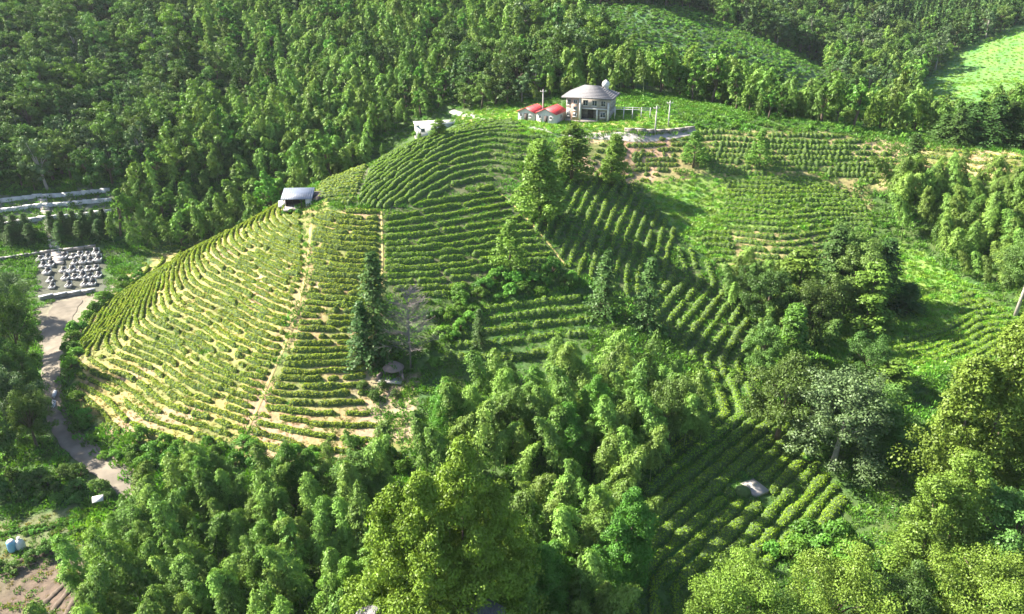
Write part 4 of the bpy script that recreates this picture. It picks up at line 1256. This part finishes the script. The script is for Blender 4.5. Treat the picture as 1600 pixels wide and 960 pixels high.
wall_along([(-30, 320), (60, 310), (172, 300)], .9, .5, 'topmost white-capped terrace wall of the cemetery', 'marble')
wall_along([(-30, 336), (60, 325), (175, 316)], .9, .5, 'second white-capped terrace wall of the cemetery', 'marble')
wall_along([(-30, 358), (60, 346), (175, 334)], 1.0, .6, 'third white-capped terrace wall above the dark cemetery trees', 'marble')
wall_along([(-30, 410), (70, 396), (150, 386)], .6, .4, 'low grey terrace wall behind the white graves', 'stone', 'concrete')
wall_along([(62, 470), (100, 464), (150, 456)], .9, .4, 'front wall of the cemetery beside the dirt track')
st = tag(empty('stairway', at(92, 412)), 'pale concrete stairway climbing through the cemetery terraces', 'stairway')
ps = np.array([at(px, py) for px, py in zip(np.linspace(92, 65, 46), np.linspace(412, 306, 46))])
for k in range(45):
    c = ps[k] - ps[0]
    part(st, 'step', Geo().box((c[0], c[1], c[2] + .12), (2.3, max(.5, ps[k + 1][1] - ps[k][1] + .06), .5)), 'cream')
def grave_shape():
    return [('plinth', Geo().box((0, .5, .12), (1.7, 2.2, .5)), 'concrete'), ('slab', Geo().box((0, .4, .48), (1.1, 1.4, .22)), 'granite'),
            ('headstone', Geo().box((0, 1.35, .85), (1.1, .22, 1.1), 0, 0, .9), 'granite'), ('border', None, 'marble')]
gmesh = []
for nm, g, mt in grave_shape():
    if nm == 'border':
        g = Geo().box((-.8, .5, .5), (.2, 2.1, .3)).box((.8, .5, .5), (.2, 2.1, .3)).box((0, 1.6, .75), (1.5, .2, 1.1)).box((0, -.55, .45), (1.8, .16, .24))
    gmesh.append((nm, g.mesh(nm, [M[mt]])))
for row, (py, x0, x1) in enumerate([(404, 62, 158), (414, 66, 158), (426, 74, 156), (438, 78, 154), (450, 82, 150)]):
    for px in np.arange(x0, x1, 12.5):
        if abs(px - 92) < 6 or random.random() < .1: continue
        t = empty('grave', at(px + random.uniform(-1.2, 1.2), py - (px - 110) * .09 + random.uniform(-.8, .8)), random.uniform(-.08, .08) + math.radians(8))
        gs = random.uniform(.7, .95); t.scale = (gs, gs, gs * random.uniform(.7, 1.2))
        for nm, me in gmesh:
            link(nm, me, t)
        tag(t, 'white-edged grave in the %s row down from the low grey wall' % ORD[row], 'grave', 'white graves of the cemetery')
for k, px in enumerate([8, 26, 44, 84, 102, 118, 134, 150, 165, 20, 50, 96, 128, 158]):
    tree('conifer', px, (372 if k < 9 else 384) - px * .06, (335 if k < 9 else 352) - px * .06, 'small dark clipped cypress on the cemetery terrace', group='cypresses of the cemetery', width=22)

# --- utility poles
def pole(px, py, top, label, arm=True):
    p = at(px, py); h = top_height(px, top, p)
    t = tag(empty('utility_pole', p), label, 'utility pole')
    part(t, 'shaft', Geo().tube([(0, 0, -.3), (0, 0, h)], [.2, .12], 8), 'pole_grey')
    if arm:
        part(t, 'crossarm', Geo().box((0, 0, h - .5), (1.6, .12, .14)), 'pole_grey')
        for x in (-.7, 0, .7):
            part(t, 'insulator', Geo().lathe([[.05, h - .42], [.09, h - .32], [.05, h - .2]], 8, 0, (x, 0, 0)), 'white_paint')
pole(848, 184, 140, 'utility pole behind the red-roofed cottages')
pole(1023, 213, 166, 'utility pole beside the retaining wall')
pole(1044, 199, 158, 'utility pole at the far end of the lawn')
# bare trunk at the edge of the bamboo thicket
p = at(1586, 494); h = top_height(1600, 420, p)
dt = tag(empty('tree_trunk', p), 'bare pale leaning tree trunk at the edge of the bamboo thicket', 'tree')
part(dt, 'trunk', Geo().tube([(0, 0, -.3), (.3, 0, h * .5), (.5, .1, h)], [.38, .3, .22], 8), 'pale_bark', True)
part(dt, 'branch', Geo().tube([(.4, 0, h * .7), (1.6, .2, h * 1.0)], [.12, .05], 6), 'pale_bark', True)
link('crown', K['broad'].meshes[0][1], dt).location = (.5, 0, h * .45)

# --- wall and terrace below the lawn
w = [(975, 209), (1010, 211), (1050, 209), (1085, 204)]
wall_along(w, 1.0, .4, 'dark stone retaining wall along the lawn below the house', 'stone', 'stone')
# --- white parapet by the track
wall_along([(84, 640), (86, 622), (88, 608)], .3, .2, 'short white parapet beside the dirt track', 'white_paint')

# --- kitchen garden by the track
b = tag(empty('water_barrel', at(21, 862)), 'blue plastic water barrel in the vegetable garden', 'barrel')
part(b, 'body', Geo().lathe([[.01, 0], [.5, 0], [.56, .3], [.58, .9], [.56, 1.5], [.5, 1.7], [.4, 1.74]], 16), 'blue_plastic', True)
part(b, 'lid', Geo().lathe([[.42, 1.72], [.42, 1.8], [.01, 1.82]], 16), 'white_paint')
b = tag(empty('fodder_bag', at(34, 858)), 'white bulging sack standing beside the blue barrel', 'sack')
part(b, 'bag', Geo().lathe([[.01, 0], [.5, 0], [.62, .4], [.6, 1.0], [.42, 1.5], [.16, 1.7]], 12), 'white_paint', True)
part(b, 'tied_neck', Geo().lathe([[.12, 1.66], [.10, 1.78], [.24, 1.98], [.02, 1.9]], 10), 'white_paint', True)
b = tag(empty('canopy_sheet', at(156, 792), .4), 'white plastic sheet on posts at the end of the dirt track', 'sheet')
part(b, 'sheet', Geo().box((0, 0, 1.25), (1.5, 1.2, .05), 0, 0, 1.0, math.radians(14)), 'white_paint')
for x in (-.65, .65):
    for y in (-.5, .5):
        part(b, 'post', Geo().tube([(x, y, -.1), (x, y, 1.2 + y * .22)], .05, 5), 'dark_wood')
for k, (x0, y0, x1, y1) in enumerate([(-10, 905, 60, 880), (55, 960, 110, 905), (70, 975, 118, 915), (90, 985, 124, 925), (20, 880, 90, 862)]):
    p0, p1 = at(x0, y0), at(x1, y1)
    n = 14
    pts_ = np.array([p0 + (p1 - p0) * f for f in np.linspace(0, 1, n)]); pts_[:, 2] = ground(pts_[:, 0], pts_[:, 1]) - .33
    o = link('planting_bed', Geo().tube(pts_, [.35] + list(np.random.default_rng(k).uniform(.48, .62, n - 2)) + [.35], 8).mesh('planting_bed', [M['bed_soil']], True))
    tag(o, 'raised earth bed in the vegetable garden below the track', 'garden bed', 'raised beds of the garden')
def veg_row(x0, y0, x1, y1, n, label, group):
    p0, p1 = at(x0, y0), at(x1, y1)
    for f in np.linspace(0, 1, n):
        q = p0 + (p1 - p0) * f; q[2] = float(ground(q[0], q[1]))
        K['shrub'].place(q, random.uniform(.3, .45), label=label, cat='vegetable plant', group=group, sz=.8)
veg_row(-10, 842, 70, 826, 9, 'bright vegetable plant in the row nearest the blue barrel', 'vegetables near the barrel')
veg_row(40, 838, 125, 815, 9, 'bright vegetable plant in the row between barrel and track', 'vegetables between barrel and track')
veg_row(70, 850, 130, 830, 7, 'bright vegetable plant beside the long leafy garden hedge', 'vegetables beside the garden hedge')
shrubs('darkshrub', [(-20, 880), (60, 860), (110, 850), (110, 872), (60, 885), (-20, 900)], 2.0, (75, 110), (.45, .7), 'leafy vegetable hedge plant between the garden beds', 'plants between the garden beds')

# --- two tiled roofs at the foot of the groves
def tile_house(px, top, yd, w, d, h, rise, rz, label):
    r = pix_ray(px, top); y = yd * U; x = r[0] / r[1] * y; zt = CAM_H + r[2] / r[1] * y
    z0 = zt - h - rise
    gz = float(ground(x, y))
    t = tag(empty('tiled_house', (x, y, gz), rz), label, 'house')
    H_ = zt - gz - rise; hw = w / 2
    v = [(-hw, -d / 2, -.5), (hw, -d / 2, -.5), (hw, d / 2, -.5), (-hw, d / 2, -.5), (-hw, -d / 2, H_), (hw, -d / 2, H_), (hw, d / 2, H_), (-hw, d / 2, H_), (-hw, 0, H_ + rise - .1), (hw, 0, H_ + rise - .1)]
    part(t, 'wall', Geo().add(v, [[0, 1, 5, 4], [2, 3, 7, 6], [1, 2, 6, 5], [3, 0, 4, 7]], [[5, 6, 9], [7, 4, 8]]), 'cream')
    for s_ in (-1, 1):
        e = [(-hw - .5, s_ * (d / 2 + .6), H_ - .3), (hw + .5, s_ * (d / 2 + .6), H_ - .3), (hw + .5, 0, H_ + rise), (-hw - .5, 0, H_ + rise)]
        g_ = Geo().add(e + [(a_, b_, c_ - .1) for a_, b_, c_ in e], [[0, 1, 2, 3], [7, 6, 5, 4], [0, 4, 5, 1], [1, 5, 6, 2], [2, 6, 7, 3], [3, 7, 4, 0]])
        rr = part(t, 'roof', g_, 'grey_tile')
        slope_courses(rr, 'tile_course', e[0], e[1], e[2], e[3], 10, 'grey_tile')
    part(t, 'ridge', Geo().tube([(-hw - .5, 0, H_ + rise + .1), (hw + .5, 0, H_ + rise + .1)], .16, 6), 'grey_tile')
    window(t, (-1.2, -d / 2, H_ * .5), 1.2, 1.2); window(t, (1.2, -d / 2, H_ * .5), 1.2, 1.2)
tile_house(742, 958, 70, 4.2, 4.6, 3, 1.3, 1.45, 'grey-tiled house roof below the huge olive-green tree')
tile_house(582, 968, 70, 3.6, 4.2, 3, 1.2, 1.3, 'grey-tiled house roof beside the bamboo grove foot')

# woods behind: one mass each
F_back = [(-700, 420), (-60, 300), (170, 295), (330, 300), (470, 265), (640, 205), (690, 175), (760, 172), (830, 165), (960, 158), (1030, 175), (1100, 200), (1320, 206), (1500, 228), (1640, 240), (1640, -60), (-700, -60)]
def cut(pts):
    px, py = project(pts[:, 0], pts[:, 1], pts[:, 2])
    clear = inpoly(px, py, [(1425, 150), (1490, 82), (1560, 52), (1750, 0), (1750, 215), (1600, 212), (1500, 210), (1440, 190)]) & (pts[:, 1] > 262) & (pts[:, 1] < 440)
    grassy = inpoly(px, py, [(890, 5), (1080, 15), (1290, 105), (1300, 190), (1160, 178), (1050, 145), (940, 85)]) & (pts[:, 1] > 255)
    pad = (pts[:, 1] < 253 * U) & (pts[:, 0] > -22 * U) & (pts[:, 0] < 66 * U)
    gl = inpoly(px, py, [(1200, 140), (1330, 165), (1300, 185), (1200, 175)])
    near = (pts[:, 1] < 228 * U) & (px > -25)
    return pts[~clear & ~grassy & ~pad & ~gl & ~near]
def kindmask(pts):
    px, py = project(pts[:, 0], pts[:, 1], pts[:, 2])
    nz = vnoise(pts[:, 0], pts[:, 1], 34, 51) + 0.6 * vnoise(pts[:, 0], pts[:, 1], 11, 52)
    return ((px > 300) & (px < 1150) & (nz > -0.12)) | ((px > 1100) & (pts[:, 1] < 330) & (nz > -.35)) | (nz > 0.36), px, py
bp = cut(scatter_pts(F_back, 3.3, (185, 640), xr=(-330, 420))); m, px, py = kindmask(bp)
bp = bp[m & (rng.uniform(size=len(bp)) < .9)]
X, Y = np.meshgrid(np.arange(-112, -18, 3.6), np.arange(214, 264, 3.3)); X = X + rng.uniform(-1.5, 1.5, X.shape); Y = Y + rng.uniform(-1.4, 1.4, Y.shape)
hp = np.stack([X.ravel() * U, Y.ravel() * U], 1)
hz = ground(hp[:, 0], hp[:, 1]); ppx, ppy = project(hp[:, 0], hp[:, 1], hz)
# the dip behind the tea hill: below its crest line
fbp = at(668, 214)
dip = (np.hypot(hp[:, 0] - fbp[0] + 4, hp[:, 1] - fbp[1] - 4) > 15) & (hp[:, 1] > (214 + np.clip((hp[:, 0] / U + 75) * 0.72, -4, 60)) * U)
bp = np.concatenate([bp, np.column_stack([hp, hz])[dip]])
mass('bamboo_wood', bp, far_bamboo, 'dense bamboo wood covering the slopes behind the tea hill', (.5, 1.2))
wp = cut(scatter_pts(F_back, 4.7, (185, 640), xr=(-330, 420))); m, px, py = kindmask(wp)
wp = wp[~m]; px = px[~m]; py = py[~m]
con = (rng.uniform(size=len(wp)) < 0.14) | ((px > 1380) & (py < 70) & (wp[:, 1] > 400) & (rng.uniform(size=len(wp)) < .8))
mass('broadleaf_wood', wp[~con], far_broad, 'dark mixed broadleaf wood on the far slopes', (.4, 1.25))
mass('conifer_wood', wp[con], far_conifer, 'scattered conifers of the far woods', (.7, 1.2))
ew = scatter_pts([(1375, 300), (1440, 296), (1650, 285), (1650, 520), (1590, 490), (1500, 440), (1400, 372)], 2.9, (140, 222))
mass('bamboo_thicket', ew, joined([bamboo_proto(240 + i, H=11.5) for i in range(4)], 'bamboo_leaf', 'bamboo_culm', 'bamboo'), 'bamboo thicket on the slope above the bright clearing', (.6, 1.05))
rp = scatter_pts([(1080, 200), (1320, 206), (1480, 226), (1480, 215), (1300, 196), (1100, 180)], 3.2, (215, 290))
mass('ridge_brush', np.concatenate([rp, scatter_pts([(860, -10), (1080, 0), (1320, 90), (1320, 195), (1150, 182), (1050, 148), (910, 80)], 2.3, (275, 440), xr=(-20, 260))]), far_shrub, 'low brush on the ridge and on the grassy mountain spur', (.4, .9))

# ------------------------------------------------------------------ grass, weeds and straw between things
def cover(poly_list, spacing, yr, skip=()):
    out = []
    for poly in poly_list:
        out.append(scatter_pts(poly, spacing, yr))
    p = np.concatenate(out)
    px, py = project(p[:, 0], p[:, 1], p[:, 2])
    for q in skip:
        k = inpoly(px, py, q); p = p[~k]; px = px[~k]; py = py[~k]
    return p
road_px = [(60, 480), (130, 455), (160, 470), (105, 520), (95, 640), (125, 685), (215, 760), (170, 775), (75, 690), (62, 600)]
teapolys = [b[1] for b in BL]
greens = [tuft_proto(400 + i, 70, .8, .7, .5) for i in range(3)]
gm_green = joined([(None, g) for g in greens], 'grass_leaf', 'bark', 'tuft')
gm_dark = joined([(None, tuft_proto(410 + i, 70, .9, .8, .5)) for i in range(3)], 'shrub_leaf', 'bark', 'tuft')
gm_dry = joined([(None, tuft_proto(420 + i, 40, .45, .35, .34)) for i in range(3)], 'dry_leaf', 'bark', 'tuft')
bright = [[(1000, 285), (1100, 272), (1280, 268), (1340, 340), (1280, 360), (1130, 345), (1150, 430), (1060, 372)],
          [(1290, 530), (1400, 440), (1405, 375), (1480, 420), (1640, 520), (1640, 570), (1420, 590), (1290, 580)],
          [(690, 170), (860, 172), (960, 165), (1040, 178), (1095, 200), (930, 207), (820, 212), (730, 195)],
          [(120, 790), (170, 800), (150, 850), (110, 850)]]
bp = cover(bright, 1.05, (80, 262))
fm = scatter_pts([(1425, 150), (1490, 82), (1560, 52), (1750, 0), (1750, 215), (1500, 208)], 2.2, (270, 480), xr=(100, 330))
bp = np.concatenate([bp, fm])
mass('bright_grass', bp, gm_green, 'bright green grass of the clearings and lawn', (.5, 1.15))
allmid = [[(-80, 1150), (-80, 250), (200, 250), (500, 200), (700, 140), (820, 130), (1100, 150), (1680, 200), (1680, 1150)]]
dp = cover(allmid, 1.5, (60, 285), skip=teapolys + bright + [road_px, [(58, 396), (162, 384), (165, 458), (60, 470)], [(-60, 815), (50, 806), (128, 790), (135, 850), (118, 960), (100, 1010), (-60, 1010)]])
mass('undergrowth', dp, gm_dark, 'dark green undergrowth of weeds and ferns', (.6, 1.5))
tp = cover([BL[0][1], BL[1][1], BL[7][1] if False else BL[8][1], BL[11][1]], 0.95, (100, 228))
gd = scatter_pts([(-60, 815), (50, 806), (128, 790), (135, 850), (118, 960), (100, 1010), (-60, 1010)], .9, (60, 125))
dp2 = gd[rng.uniform(size=len(gd)) < .22]
tp = np.concatenate([tp, gd[rng.uniform(size=len(gd)) < .55]])
mass('garden_weeds', dp2, gm_dark, 'green weeds and vegetables in the garden plot', (.35, .9))
mass('straw', tp, gm_dry, 'dry straw and weeds between the tea hedges', (.35, .95))
tg = cover([BL[2][1], BL[3][1], BL[5][1], BL[6][1], BL[9][1], BL[10][1], BL[12][1], BL[13][1], BL[4][1], BL[7][1]], 1.05, (75, 232))
ag = cover([BL[0][1], BL[1][1], BL[8][1], BL[11][1]], 1.9, (100, 228))
tg = np.concatenate([tg, ag[rng.uniform(size=len(ag)) < .6]])
mass('weeds', tg, gm_dark, 'green weeds between the tea hedges', (.3, .8))

# ------------------------------------------------------------------ thin summer haze
zt = float(ZZ.max()) + 25
hx0, hx1, hy0, hy1 = GX[0] - 5, GX[-1] + 5, GY[0] - 5, GY[-1] + 5
zb = float(ZZ.min()) - 1.5
m, nt, out = new_mat('haze')
vol = nt.nodes.new('ShaderNodeVolumePrincipled')
vol.inputs['Color'].default_value = (0.80, 0.90, 1.0, 1)
vol.inputs['Density'].default_value = 0.00005
vol.inputs['Anisotropy'].default_value = 0.2
nt.links.new(vol.outputs[0], out.inputs['Volume'])
M['haze'] = m
hz = Geo().box(((hx0 + hx1) / 2, (hy0 + hy1) / 2, (zt + zb) / 2), (hx1 - hx0, hy1 - hy0, zt - zb))
tag(link('haze', hz.mesh('haze', [m])), 'thin pale summer haze over the whole valley', kind='stuff')
